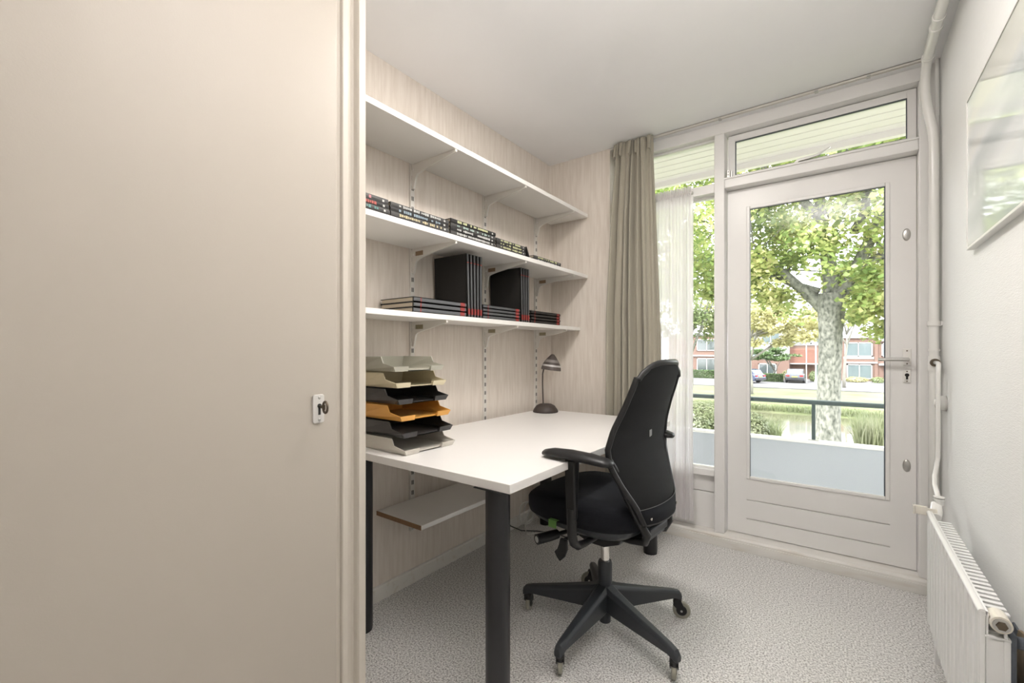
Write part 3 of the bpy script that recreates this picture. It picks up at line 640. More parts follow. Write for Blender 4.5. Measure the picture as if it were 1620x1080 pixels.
# ------------------------------------------------------------------ drape and sheer
def drape_fn(a, b_):
    # a across 0..1, b_ down 0..1
    z = 2.592-b_*(2.592-.03)
    x0 = -1.236-.075*min(1, b_*2.2)**.8; x1 = -.982+.052*min(1, b_*2)
    k = 7.6; aa = a+.018*math.sin(a*17)+.01*math.sin(a*41)
    ph = aa*k*PI*2
    amp = .020+.022*min(1, max(0, b_-.03)*6)
    top = 1-min(1, b_/.05)
    env = .55+.45*math.sin(a*9+1.3)**2
    if a > .74: env *= max(.12, 1-(a-.74)/.10)
    y = 2.862+math.sin(ph+b_*.6*math.sin(a*12))*amp*env - .02*math.exp(-((a-.80)/.07)**2)*(1-top) + .006*math.sin(ph*2.3+b_*3)
    x = x0+(x1-x0)*a + .006*math.sin(ph+1.57)
    if top > 0: x += .004*math.sin(ph*3)
    return (x, y, z)
cu = thing('curtain', 'full-length sage green pleated curtain drawn to the left of the window', 'curtain', (-1.12, 2.865, .03))
MB().grid(drape_fn, 330, 60).build('curtain_fabric', DRAPE, cu, smooth='all', thick=.0025, fix=False)
for i in range(6):
    a = .05+i*.17; p = drape_fn(a, .006); q_ = drape_fn(a, .045)
    MB().loft([[(p[0]-.012, p[1]-.02, 2.59), (p[0]+.012, p[1]-.02, 2.59), (p[0]+.012, p[1]+.004, 2.59), (p[0]-.012, p[1]+.004, 2.59)],
               [(q_[0]-.006, p[1]-.030, 2.50), (q_[0]+.006, p[1]-.030, 2.50), (q_[0]+.006, p[1]+.004, 2.50), (q_[0]-.006, p[1]+.004, 2.50)]]).build('pinch_pleat', DRAPE, cu, bevel=.005)
def sheer_fn(a, b_):
    zt = 2.178; zb = .125 if a > .40 else .018
    if .36 < a < .44: zb = .018+(.125-.018)*(a-.36)/.08
    z = zt-b_*(zt-zb); k = 9
    x = -1.09+(a)*(.335+.008*b_) ; ph = a*k*2*PI+.8*math.sin(a*7)
    y = 2.935+(.009+.012*b_)*math.sin(ph+b_*.7*math.sin(a*9))*(.6+.4*math.sin(a*23)) + .003*math.sin(ph*3.1+b_*4)
    return (x+.006*math.sin(ph*1.7+b_*3), y, z)
sh = thing('net_curtain', 'white sheer net curtain hanging on a thin rod beside the green curtain', 'curtain', (-.92, 2.935, .02))
MB().grid(sheer_fn, 260, 40).build('net_fabric', SHEER, sh, smooth='all', fix=False)
MB().grid(lambda a, b_: (-1.09+a*.325, 2.935+(.012 if b_ in (0, 1) else .020*(1 if b_ < .5 else 1))*math.sin(a*150+b_*2)*.6, 2.172+.062*b_+.004*math.sin(a*95)), 300, 4).build('gathered_heading', SHEER, sh, smooth='all', fix=False)
MB().tube([(-1.29, 2.942, 2.198), (-.765, 2.942, 2.198)], .005, 10).build('curtain_rod', SHELFM, sh)
MB().box(-.772, -.762, 2.938, 2.98, 2.190, 2.206).build('rod_hook', SHELFM, sh)

# ------------------------------------------------------------------ pipes in the window corner
pp = thing('heating_pipe', 'thick white heating pipe running along the ceiling edge and down the window corner', 'pipe', (.350, 2.90, 0))
main = [(.318, -1.38, 2.558), (.318, 1.2, 2.558), (.318, 2.58, 2.558), (.318, 2.72, 2.556), (.318, 2.80, 2.548), (.317, 2.855, 2.520), (.317, 2.880, 2.470), (.319, 2.890, 2.42), (.326, 2.893, 2.36), (.336, 2.895, 2.30), (.345, 2.898, 2.25), (.349, 2.90, 2.19), (.350, 2.90, 2.1), (.350, 2.90, 1.0), (.350, 2.90, 0.0)]
MB().tube(main, .0195, 24).build('pipe', PIPEM, pp, smooth='all')
for y in (2.50, 2.575, 2.80): MB().tube([(.318, y-.006, 2.558 if y < 2.7 else 2.549), (.318, y+.006, 2.558 if y < 2.7 else 2.547)], .0232, 24).build('pipe_collar', PIPEM, pp)
MB().tube([(.350, 2.90, 1.312), (.350, 2.90, 1.334)], .0245, 24).box(.360, .3795, 2.893, 2.907, 1.314, 1.332).build('pipe_clamp', PIPEM, pp)
MB().tube([(.350, 2.90, 1.192), (.350, 2.90, 1.202)], .0235, 24).build('pipe_collar', PIPEM, pp)
tee = MB().tube([(.350, 2.90, 1.10), (.350, 2.90, 1.168)], .0235, 24).build('tee_joint', PIPEM, pp, smooth=True)
MB().tube([(.351, 2.878, 1.138), (.351, 2.862, 1.138)], .0185, 24).build('joint_ring', DARKST, tee)
th_ = MB().tube([(.351, 2.885, 1.138), (.351, 2.80, 1.138), (.350, 2.765, 1.135), (.347, 2.748, 1.122), (.346, 2.743, 1.09), (.346, 2.742, .80), (.345, 2.742, .72), (.338, 2.725, .675), (.325, 2.67, .645), (.315, 2.58, .625), (.312, 2.50, .612), (.312, 2.47, .595), (.312, 2.46, .56)], .0085, 14)
th_.build('supply_pipe', PIPEM, pp, smooth='all')
rp = thing('riser_pipe', 'thin white pipe running down the corner behind the thick heating pipe', 'pipe', (.372, 2.95, 0))
MB().tube([(.368, 2.95, 0), (.368, 2.95, ZC)], .0085, 12).build('pipe', PIPEM, rp, smooth=True)
MB().box(.366, .380, 2.944, 2.956, 1.312, 1.330).build('pipe_clamp', PIPEM, rp)
wb = thing('wall_socket', 'round white wall fitting low in the window corner', 'socket', (.38, 2.80, .95))
MB().lathe([(.0, .036), (.024, .035), (.032, .028), (.035, .0)], (.380, 2.80, .955), 32, M=Matrix.Rotation(-PI/2, 4, 'Y')).build('cover', PIPEM, wb, smooth='all')
MB().lathe([(.0, .006), (.016, .005), (.018, 0)], (.3445, 2.80, .955), 24, M=Matrix.Rotation(-PI/2, 4, 'Y')).build('cap', SHELFM, wb, smooth='all')

# ------------------------------------------------------------------ radiator
ra = thing('radiator', 'low white ribbed panel radiator with top grille on the right wall', 'radiator', (.32, 1.97, .115))
rx0, rx1, ry0, ry1, rz0, rz1 = .268, .318, 1.552, 2.392, .118, .562
MB().box(rx0+.0122, rx0+.016, ry0, ry1, rz0, rz1).build('front_panel', RADM, ra)
nrib = 14; pitch = (ry1-ry0)/nrib
for i in range(nrib):
    ya = ry0+i*pitch+.006; yb = ry0+(i+1)*pitch-.006
    m_ = MB(); zA, zB = rz0+.016, rz1-.026
    m_.add([(rx0+.0125, ya, zA-.010), (rx0, ya+.006, zA), (rx0, yb-.006, zA), (rx0+.0125, yb, zA-.010), (rx0+.0125, ya, zB+.020), (rx0, ya+.006, zB+.020), (rx0, yb-.006, zB+.020), (rx0+.0125, yb, zB+.020)],
           [(0, 1, 2, 3), (4, 7, 6, 5), (0, 4, 5, 1), (1, 5, 6, 2), (2, 6, 7, 3), (0, 3, 7, 4)])
    m_.build('rib', RADM, ra, bevel=.0015)
MB().tube([(rx0+.006, ry0, rz1-.006), (rx0+.006, ry1, rz1-.006)], .0085, 12).build('top_rail', RADM, ra, smooth=True)
MB().box(rx0+.001, rx0+.012, ry0-.001, ry0+.012, rz0, rz1).build('end_rail', RADM, ra, bevel=.003)
MB().box(rx1-.008, rx1-.002, ry0, ry1, rz0, rz1-.045).build('rear_panel', RADM, ra)
MB().box(rx0+.014, rx1-.010, ry0+.014, ry1-.01, rz0+.02, rz1-.05).build('convector_core', RADG, ra)
n = 26
sl0 = None
for i in range(n):
    y = ry0+.065+(ry1-.05-ry0-.065)*i/(n-1)
    if sl0 is None: sl0 = MB().box(rx0+.018, rx1+.014, y-.008, y+.008, rz1-.026, rz1-.0215).box(rx0+.018, rx1+.014, y+.0055, y+.008, rz1-.04, rz1-.0215).build('grille_slat', RADM, ra); yb0 = y
    else:
        s_ = sl0.copy(); col.objects.link(s_); s_.location = (0, y-yb0, 0)
MB().box(rx0+.012, rx1+.004, ry0+.002, ry0+.006, rz0, rz1-.062).build('side_cover', RADM, ra, bevel=.001)
MB().box(rx0+.010, rx1+.004, ry0-.002, ry0+.045, rz1-.062, rz1-.056).build('side_cover_lip', RADM, ra, bevel=.001)
pl = MB().tube([(rx0+.010, ry0+.018, rz1-.022), (rx0+.024, ry0+.014, rz1-.022), (rx0+.034, ry0+.008, rz1-.022)], .013, 18).tube([(rx0+.036, ry0+.040, rz1-.022), (rx0+.036, ry0-.010, rz1-.022)], .0195, 28).build('plug_fitting', mat('enamel_ivory', (.74, .70, .62), .3), ra, smooth=True)
MB().tube([(rx0+.036, ry0-.010, rz1-.022), (rx0+.036, ry0-.013, rz1-.022)], .0155, 24).build('plug_ring', STEEL, pl)
MB().tube([(rx0+.036, ry0-.013, rz1-.022), (rx0+.036, ry0-.016, rz1-.022)], .0105, 6).build('vent_plug', DARKST, pl)
vb = MB().tube([(.312, 2.46, .60), (.312, 2.46, .575)], .015, 20).tube([(.306, 2.465, .575), (.300, 2.43, .548), (.296, 2.39, .540)], [.017, .020, .016], 20).build('valve_body', PIPEM, ra, smooth=True)
for z in (.604, .594): MB().tube([(.312, 2.46, z), (.312, 2.46, z+.004)], .0175, 20).build('valve_ring', PIPEM, vb)
MB().box(.228, .270, 2.385, 2.398, .545, .578).box(.266, .300, 2.392, 2.398, .552, .572).box(.228, .232, 2.375, 2.398, .545, .578).build('valve_lever', mat('enamel_ivory', (.74, .70, .62), .3), ra, bevel=.002)
for y in (1.84, 2.32): MB().box(rx1-.002, XR, y-.012, y+.012, .16, .42).build('wall_bracket', DARK, ra)
for y in (1.60, 2.34): MB().box(.285, .310, y-.015, y+.015, 0, .118).build('foot', RADM, ra)
# dark insulation and pipe remnants behind the radiator's near end
ins = thing('wall_padding', 'dark grey padding with torn brown paper between radiator end and wall', 'padding', (.35, 1.6, 0))
MB().box(.321, .333, 1.560, 1.590, 0, .515).tube([(.333, 1.575, .495), (.3795, 1.60, .485)], .014, 12).build('foam_strip', mat('foam_grey', (.13, .145, .17), .9, noise_amt=.4, noise_scale=60), ins, bevel=.003)
MB().box(.374, .3798, 1.60, 1.80, .08, .450).build('foam_board', mat('foam_grey', (0, 0, 0)), ins, bevel=.002)
MB().prism([(1.62, .08), (1.74, .08), (1.745, .34), (1.72, .38), (1.735, .42), (1.71, .47), (1.65, .485), (1.64, .44), (1.66, .40), (1.63, .34)], .366, .3738, 'x').build('paper_scrap', mat('torn_paper', (.36, .28, .19), .9, noise_amt=.6, noise_scale=40), ins, bevel=.001)

# ------------------------------------------------------------------ glossy picture on the right wall
pc = thing('picture', 'large glossy pale picture with thin white edge on the right wall', 'picture', (.378, 1.80, 1.82))
py0, py1, pzz0, pzz1 = 1.30, 2.262, 1.553, 2.090
pf = MB()
for y0_, y1_, z0_, z1_ in ((py0, py1, pzz0, pzz0+.008), (py0, py1, pzz1-.008, pzz1), (py0, py0+.006, pzz0+.008, pzz1-.008), (py1-.006, py1, pzz0+.008, pzz1-.008)):
    pf.box(.358, .380, y0_, y1_, z0_, z1_)
pf.build('picture_frame', PAINT, pc, bevel=.001)
pm = bpy.data.materials.new('reflection_band_print'); pm.use_nodes = True; n_ = pm.node_tree; b_ = n_.nodes['Principled BSDF']
geo = n_.nodes.new('ShaderNodeNewGeometry'); mp = n_.nodes.new('ShaderNodeMapping'); mp.inputs['Rotation'].default_value = (.25, 0, 0); mp.inputs['Scale'].default_value = (1, .35, 2.2)
tx = n_.nodes.new('ShaderNodeTexNoise'); tx.inputs['Scale'].default_value = 2.6; tx.inputs['Detail'].default_value = 2
rr = n_.nodes.new('ShaderNodeValToRGB'); rr.color_ramp.elements[0].position = .33; rr.color_ramp.elements[0].color = (.50, .55, .56, 1); rr.color_ramp.elements[1].position = .62; rr.color_ramp.elements[1].color = (.86, .87, .80, 1)  # blurred window reflection painted into the print as slanted pale bands
e_ = rr.color_ramp.elements.new(.48); e_.color = (.74, .78, .78, 1)
n_.links.new(geo.outputs['Position'], mp.inputs[0]); n_.links.new(mp.outputs[0], tx.inputs[0]); n_.links.new(tx.outputs[0], rr.inputs[0]); n_.links.new(rr.outputs[0], b_.inputs['Base Color'])
b_.inputs['Roughness'].default_value = .35; b_.inputs['Coat Weight'].default_value = 1; b_.inputs['Coat Roughness'].default_value = .05
MB().box(.361, .376, py0+.006, py1-.006, pzz0+.008, pzz1-.008).build('print_surface', pm, pc)

# ================================================================== balcony
by = 4.00
S('balcony_floor', B(-5, 5, 3.12, by+.06, -.22, -.10), CONC)
pa = tag(thing('parapet', None, None, (0, by, -.1)), kind='structure')
MB().box(-5, 5, by, by+.05, -.10, .505).build('parapet_panel', PARAP, pa)
MB().box(-5, 5, by-.012, by+.062, .505, .528).build('parapet_cap', SHELFM, pa, bevel=.004)
bp_ = thing('balcony_railing', 'dark green tubular balcony railing above the parapet', 'railing', (0, by+.02, .53))
MB().tube([(-5, by+.02, .812), (5, by+.02, .812)], .0185, 16).build('handrail', RAILG, bp_, smooth=True)
for x in (-3.77, -1.97, -.172, 1.62, 3.42):
    p_ = MB().box(x-.012, x+.012, by+.008, by+.032, .528, .798).build('railing_post', RAILG, bp_, bevel=.003)
    MB().box(x-.035, x+.035, by-.005, by+.045, .528, .534).build('post_foot', STEEL, p_)
sf = tag(thing('soffit', None, None, (0, 3.55, 2.70)), kind='structure')
y = 3.14; i = 0
while y < 3.96:
    if i == 0: s0 = MB().box(-4, 4, y, y+.100, 2.700, 2.715).build('soffit_board', SOFFIT, sf, bevel=.004); yy0 = y
    else: s_ = s0.copy(); col.objects.link(s_); s_.location = (0, y-yy0, 0)
    y += .108; i += 1
MB().box(-5, 5, 3.98, 4.03, 2.655, 2.95).build('fascia_board', SOFFIT, sf)
S('wall_balcony_slab', B(-7, 7, 3.10, 3.98, 2.72, 2.95), CONC)

# ================================================================== outside
GZ = -2.2
gm = MB()
def ground(z_of_y, ys, xs, m, name):
    b = MB(); b.grid(lambda a, c_: (xs[0]+(xs[1]-xs[0])*a, ys[int(round(c_*(len(ys)-1)))][0], ys[int(round(c_*(len(ys)-1)))][1]), 1, len(ys)-1)
    return S(name, b, m, fix=False)
ground(None, [(3, GZ), (20.0, GZ), (21.2, -2.75), (22, -3.2)], (-90, 90), GRASS, 'ground_near_bank')
ground(None, [(33.2, -3.2), (34.2, -2.75), (34.8, -2.35), (36.0, GZ), (47.5, GZ)], (-90, 90), GRASS, 'ground_far_bank')
S('ground_street', B(-90, 90, 47.5, 120, GZ-.1, GZ+.01), ROAD)
wa = MB().box(-90, 90, 20.5, 35, -2.9, -2.85).build('canal_water', WATER); tag(wa, kind='structure')
S('kerb', B(-90, 90, 47.3, 47.6, GZ, GZ+.08), ROAD)

import numpy as np
def leaves_mesh(name, pts, size, m, parent=None, seed=1, up=.6, smin=.6):
    rng = np.random.default_rng(seed); n = len(pts); pts = np.asarray(pts, dtype=np.float64)
    nrm = rng.normal(size=(n, 3)); nrm[:, 2] = np.abs(nrm[:, 2])+up; nrm /= np.linalg.norm(nrm, axis=1)[:, None]
    t = rng.normal(size=(n, 3)); t -= nrm*(t*nrm).sum(1)[:, None]; t /= np.linalg.norm(t, axis=1)[:, None]; b = np.cross(nrm, t)
    s = size*(smin+(1.2-smin)*rng.random(n))[:, None]
    q = [pts-t*s*.5, pts-b*s*.42+nrm*s*.05, pts+t*s*.55-nrm*s*.12, pts+b*s*.42+nrm*s*.05]
    v = np.stack(q, 1).reshape(-1, 3)
    off = np.zeros(3)
    if parent is not None: off = np.array(parent.location)
    v -= off
    me = bpy.data.meshes.new(name); me.vertices.add(4*n); me.vertices.foreach_set('co', v.ravel())
    me.loops.add(4*n); me.loops.foreach_set('vertex_index', np.arange(4*n, dtype=np.int32))
    me.polygons.add(n); me.polygons.foreach_set('loop_start', np.arange(0, 4*n, 4, dtype=np.int32))
    me.materials.append(m); me.update(calc_edges=True)
    o = bpy.data.objects.new(name, me); col.objects.link(o)
    if parent is not None: o.parent = parent
    o['kind'] = 'stuff'
    return o
def blob_pts(rng, c, r, n, shell=.5):
    d = rng.normal(size=(n, 3)); d /= np.linalg.norm(d, axis=1)[:, None]
    rad = (shell+(1-shell)*rng.random(n)**.7)[:, None]
    return np.array(c)+d*rad*np.array(r)
def wob(a, b, n, rnd, amp):
    a, b = Vector(a), Vector(b); out = []
    for i in range(n+1):
        t = i/n; p = a.lerp(b, t)
        if 0 < i < n: p += Vector((rnd.uniform(-amp, amp), rnd.uniform(-amp, amp), rnd.uniform(-amp, amp)))
        out.append(p)
    return out
# --- big maple on the near bank
rn = random.Random(11); rng = np.random.default_rng(5)
tx_, ty_ = -.36, 17.15
mt = thing('large_maple', 'large maple with a thick mottled trunk on the near canal bank', 'tree', (tx_, ty_, GZ))
b = MB(); prof_t = [(GZ-.1, .55, 0), (GZ+.25, .41, 0), (GZ+1, .335, .01), (-.2, .312, .02), (.8, .300, .03), (1.8, .315, .05), (2.5, .36, .08), (3.0, .37, .10)]
secs = []
for z, r, dx in prof_t:
    secs.append([(tx_+dx+r*(1+.07*math.sin(3*a+z))*math.cos(a), ty_+r*(1+.07*math.cos(4*a-z))*math.sin(a), z) for a in [2*PI*i/24 for i in range(24)]])
b.loft(secs)
b.build('trunk', BARK, mt, smooth='all')
limbs = [((-.30, 17.15, 2.3), (-1.5, 17.0, 3.7), (-3.6, 16.6, 5.6), .20), ((-.25, 17.15, 2.7), (-.35, 17.4, 5.0), (-.9, 17.6, 9.5), .26), ((-.1, 17.15, 2.8), (.7, 17.0, 4.6), (2.2, 16.6, 7.6), .22),
         ((0, 17.2, 3.6), (1.4, 17.0, 4.3), (4.2, 16.4, 5.2), .15), ((-.6, 17.2, 3.1), (-2.6, 17.6, 4.2), (-5.6, 18.0, 5.2), .12), ((-.3, 17, 5), (-1.5, 15.6, 6.5), (-2.6, 14.0, 7.6), .14), ((.3, 17, 4.8), (.8, 15.6, 6.3), (1.2, 14.2, 7.4), .13)]
tips = []
for a, m_, e, r in limbs:
    pts = wob(a, m_, 3, rn, .06)+wob(m_, e, 5, rn, .18)[1:]
    MB().tube(pts, [r*(1-.78*i/(len(pts)-1)) for i in range(len(pts))], 10).build('branch', BARK, mt, smooth='all')
    for i in range(3, len(pts)): tips.append(pts[i])
tw = MB(); ends = []
for i in range(70):
    s = rn.choice(tips); e = s+Vector((rn.gauss(0, 1.7), rn.gauss(0, 1.7), rn.gauss(.1, 1.1)))
    tw.tube(wob(s, e, 3, rn, .15), [.035, .028, .02, .01], 5); ends.append(e)
tw.build('twigs', BARK, mt, smooth='all')['kind'] = 'stuff'
P = []
def crown_ok(p):
    return True
cl_n = 0
for i in range(230):
    d = np.array([rn.gauss(0, 1), rn.gauss(0, 1), rn.gauss(0, 1)]); d /= np.linalg.norm(d); rr_ = rn.uniform(.35, 1)
    c_ = np.array([-1.0, 16.8, 7.4])+d*rr_*np.array([6.2, 4.2, 5.0])
    if c_[2] < 3.3: c_[2] = 3.3+rn.random()
    P.append(blob_pts(rng, c_, (.9, .9, .55), 165, .15))
for e in ends: P.append(blob_pts(rng, e, (.8, .8, .5), 95, .1))
# low hanging sprays left and right of the trunk
for i in range(26): P.append(blob_pts(rng, (rn.uniform(.35, 2.3), rn.uniform(15.6, 17.6), rn.uniform(1.75, 3.4)), (.55, .6, .38), 125, .1))
for i in range(22): P.append(blob_pts(rng, (rn.uniform(-4.2, -1.5), rn.uniform(15.6, 17.6), rn.uniform(2.7, 4.0)), (.6, .6, .38), 110, .1))
for i in range(16): P.append(blob_pts(rng, (rn.uniform(-6.8, -4.4), rn.uniform(16.0, 18.6), rn.uniform(2.6, 4.6)), (.7, .7, .5), 125, .1))
leaves_mesh('foliage', np.concatenate(P), .175, LEAF, mt, 2)
# --- other trees
def tree(label, loc, h, r, crown, n, lsize, m, bark=BARKP, seed=1, nb=6, name='tree', low=None):
    x, y, z = loc; rn_ = random.Random(seed); rg = np.random.default_rng(seed)
    t = thing(name, label, 'tree', loc, 0, None)
    top = Vector((x+rn_.uniform(-.2, .2), y, z+h))
    pts = wob((x, y, z-.1), top, 5, rn_, .06*h/4)
    MB().tube(pts, [r*(1-.12*i) for i in range(6)], 10).build('trunk', bark, t, smooth='all')
    cx, cy, cz, rx, ry, rz = crown; P = []
    for i in range(nb):
        s = pts[rn_.choice((3, 4, 5))]; a = rn_.uniform(0, 2*PI); e = Vector((cx+rx*.75*math.cos(a), cy+ry*.75*math.sin(a), cz+rz*rn_.uniform(-.3, .7)))
        MB().tube(wob(s, e, 4, rn_, .1*rx/3), [r*.5, r*.42, r*.3, r*.2, r*.1], 7).build('branch', bark, t, smooth='all')
        P.append(blob_pts(rg, e, (rx*.3, ry*.3, rz*.3), n//(nb*4), .2))
    k = 34
    for i in range(k):
        d = rg.normal(size=3); d /= np.linalg.norm(d); c_ = np.array([cx, cy, cz])+d*rn_.uniform(.4, .95)*np.array([rx, ry, rz])
        P.append(blob_pts(rg, c_, (rx*.24, ry*.24, rz*.2), int(n*.75/k), .1))
    leaves_mesh('foliage', np.concatenate(P), lsize, m, t, seed)
    return t
tree('slender pale-barked tree with yellowish leaves, across the canal left of the big trunk', (-5.85, 40, GZ), 4.6, .17, (-3.9, 40.5, 3.1, 3.6, 2.6, 1.9), 7000, .27, LEAFY, seed=21, nb=8)
tree('thin street tree in front of the brick house, just right of the big trunk', (.15, 52, GZ), 5.0, .16, (.1, 52, 5.6, 2.6, 2.2, 2.6), 2500, .30, LEAFG, seed=22)
tree('leafy green tree across the canal seen through the left pane', (-10.8, 41, GZ), 5, .22, (-10.8, 41, 6.6, 3.8, 3.4, 5.0), 9000, .30, LEAFG, bark=BARK, seed=23)
tree('broad green tree farther left across the canal, behind the net curtain', (-19.3, 43, GZ), 5, .25, (-19.3, 43, 5.6, 4.2, 4, 5.2), 7000, .34, LEAFG, bark=BARK, seed=24)
tree('pale yellow-green tree over the parked car, behind the slender tree', (-8.8, 50, GZ), 4.5, .18, (-8.2, 50, 4.8, 4.0, 3, 2.9), 6000, .32, LEAFY, seed=25)
tree('low round green garden tree behind the hedge beside the grey car', (-6.4, 59.5, GZ), 1.5, .12, (-6.4, 59.5, .65, 2.7, 1.6, 1.0), 4500, .22, LEAFD, bark=BARK, seed=26)
tree('dark green maple branches on the near bank seen through the upper left pane', (-9.3, 22.5, GZ), 6, .26, (-8.9, 22.0, 7.0, 3.4, 3, 3.8), 9000, .21, LEAF, bark=BARK, seed=27)
# hedges and bushes
def bush(name, label, cat, c, r, n, ls, m, seed, boxy=False):
    rg = np.random.default_rng(seed); t = thing(name, label, cat, (c[0], c[1], GZ))
    if boxy:
        p = (rg.random((n, 3))*2-1); ax = rg.integers(0, 3, n); p[np.arange(n), ax] = np.sign(p[np.arange(n), ax])*(.85+.15*rg.random(n)); p = p*np.array(r)+np.array(c)
        MB().box(c[0]-r[0]*.85, c[0]+r[0]*.85, c[1]-r[1]*.8, c[1]+r[1]*.8, GZ, c[2]+r[2]*.85).build('branches', mat('hedge_core', (.06, .08, .04), .9), t)
    else:
        p = blob_pts(rg, c, r, n, .55); st = MB()
        for i in range(7): st.tube([(c[0], c[1], GZ), (c[0]+r[0]*rg.uniform(-.6, .6), c[1]+r[1]*rg.uniform(-.6, .6), c[2]+r[2]*.3)], [.03, .01], 5)
        st.build('branches', BARK, t)
    p[:, 2] = np.maximum(p[:, 2], GZ)
    leaves_mesh('foliage', p, ls, m, t, seed)
bush('hedge', 'clipped green hedge between the parked cars', 'hedge', (-6.55, 58.0, -1.75), (1.25, .4, .45), 1500, .16, LEAFD, 31, True)
bush('hedge', 'long clipped hedge in front of the brick house at the far left', 'hedge', (-15.3, 60.5, -1.65), (2.6, .4, .5), 2000, .18, LEAFD, 32, True)
bush('shrub', 'small pale shrub right of the grey car', 'shrub', (-2.65, 60.5, -1.6), (.42, .4, .65), 800, .14, LEAFG, 33)
bush('shrub', 'pale shrub under the low round tree', 'shrub', (-5.25, 61.2, -1.55), (.5, .4, .65), 700, .14, LEAFY, 34)
bush('shrub', 'low yellow-green shrub under the brick house window', 'shrub', (1.2, 62, -1.9), (1.2, .4, .35), 900, .15, LEAFY, 35)
bush('shrub', 'low shrub in front of the brick house right of the window', 'shrub', (3.1, 62, -1.9), (.7, .4, .4), 500, .15, LEAFG, 36)
bush('shrub', 'dense waterside bush on the near bank left of the mullion', 'shrub', (-4.5, 18.6, -1.5), (1.1, .9, .78), 4200, .10, REEDM, 37)
bush('shrub', 'waterside bush on the near bank seen at the left edge of the door glass', 'shrub', (-2.75, 18.9, -1.65), (.62, .6, .62), 2600, .09, REEDM, 38)
# reeds
def reeds(label, x0, x1, y0, y1, n, h, seed, zb=-2.75):
    rg = np.random.default_rng(seed); v = []; f = []
    for i in range(n):
        x, y = rg.uniform(x0, x1), rg.uniform(y0, y1); hh = h*rg.uniform(.55, 1.1); a = rg.uniform(0, PI); w = .014; lx_, ly_ = rg.normal(0, .16), rg.normal(0, .12)
        zz = zb if y > 20.8 or y > 33 else GZ
        k = len(v); c_, s_ = math.cos(a)*w, math.sin(a)*w
        v += [(x-c_, y-s_, zz), (x+c_, y+s_, zz), (x+lx_*.4-c_, y+ly_*.4-s_, zz+hh*.6), (x+lx_*.4+c_, y+ly_*.4+s_, zz+hh*.6), (x+lx_*1.2, y+ly_, zz+hh)]
        f += [(k, k+1, k+3, k+2), (k+2, k+3, k+4)]
    o = MB().add(v, f).build('reeds', REEDM, fix=False); tag(o, label, 'reeds', kind='stuff')
reeds('tall pale reeds on the near bank right of the big trunk', .35, 3.2, 18.3, 20.2, 2600, 1.25, 41)
reeds('sparse reeds on the near bank left of the big trunk', -5.5, -1.9, 19.0, 20.4, 1500, .75, 42)
reeds('grassy fringe along the far canal bank', -16, 9, 34.0, 34.9, 5000, .50, 43, -2.75)

# --- houses across the canal
HY = 65.0
def win_far(par, x0, x1, z0, z1, y=HY, pane=PANEF, n=2, fw=.12):
    f = MB().box(x0, x1, y-.10, y+.02, z0, z0+fw).box(x0, x1, y-.10, y+.02, z1-fw, z1).box(x0, x0+fw, y-.10, y+.02, z0, z1).box(x1-fw, x1, y-.10, y+.02, z0, z1)
    for i in range(1, n): xx = x0+(x1-x0)*i/n; f.box(xx-fw*.35, xx+fw*.35, y-.10, y+.02, z0, z1)
    f = f.build('window_frame', WHITEH, par)
    for i in range(n):
        a = x0+(x1-x0)*i/n; c_ = x0+(x1-x0)*(i+1)/n
        MB().box(a+fw*.3, c_-fw*.3, y-.05, y-.02, z0+fw*.5, z1-fw*.5).build('pane', pane, f)
h1 = thing('row_house', 'brick row house with wide white-framed windows right of the big trunk', 'house', (1.6, 68, GZ), 0, 'row houses across the canal')
MB().box(-.15, 3.25, HY, HY+8, GZ, 2.75).build('brick_wall', BRICK, h1)
MB().box(-.13, 3.22, HY-.25, HY+8, 2.75, 2.95).build('eaves_board', WHITEH, h1); MB().box(-.2, 3.2, HY+1, HY+8, 2.95, 3.1).build('roof', ROOFG, h1)
win_far(h1, .20, 2.78, .62, 2.25, n=2); win_far(h1, .42, 2.75, -1.95, -.25, n=2)
MB().box(.15, 3.2, HY-.18, HY, -.15, .02).build('stone_band', WHITEH, h1); MB().box(.1, 2.9, HY-.06, HY, .35, .60).build('stone_band', WHITEH, h1)
MB().box(2.95, 3.25, HY-.12, HY, -2.2, 2.6).build('brick_pier', BRICK, h1)
h2 = thing('row_house', 'row house with white porch and upper window, rightmost through the door glass', 'house', (6, 68, GZ), 0, 'row houses across the canal')
MB().box(3.25, 9.5, HY, HY+8, GZ, 2.35).build('brick_wall', BRICK, h2); MB().box(3.27, 9.6, HY-.3, HY+6, 2.35, 3.3).build('dormer', WHITEH, h2)
win_far(h2, 3.55, 5.2, .62, 2.15, n=2); win_far(h2, 5.8, 8.5, .62, 2.15, n=2); MB().box(3.3, 9.5, HY-.6, HY, -.35, -.15).build('porch_roof', WHITEH, h2)
dh = MB().box(3.75, 4.7, HY-.08, HY, GZ, -.4).build('front_door', WHITEH, h2); MB().box(3.95, 4.5, HY-.10, HY-.07, -1.4, -.6).build('pane', PANEF, dh); win_far(h2, 5.6, 8.6, -1.95, -.45, n=2)
h3 = thing('row_house', 'row house with red hung tiles, brown garage door and grey roof behind the grey car', 'house', (-2.7, 70, GZ), 0, 'row houses across the canal')
MB().box(-5.25, -.15, HY+1, HY+9, GZ, -.25).build('brick_wall', BRICK, h3)
gd = MB().box(-5.0, -2.9, HY+.9, HY+1, GZ, -.40).build('garage_door', WOODD, h3)
for i in range(6): MB().box(-4.98+i*.35, -4.98+i*.35+.02, HY+.87, HY+.9, GZ, -.42).build('door_batten', mat('dark_batten', (.08, .04, .03), .6), gd)
MB().box(-2.5, -1.6, HY+.9, HY+1, GZ, -.45).build('front_door', mat('door_green', (.06, .14, .10), .4), h3)
MB().box(-5.22, -.17, HY-.1, HY+1, -.36, -.24).build('porch_band', WHITEH, h3)
tl = MB()
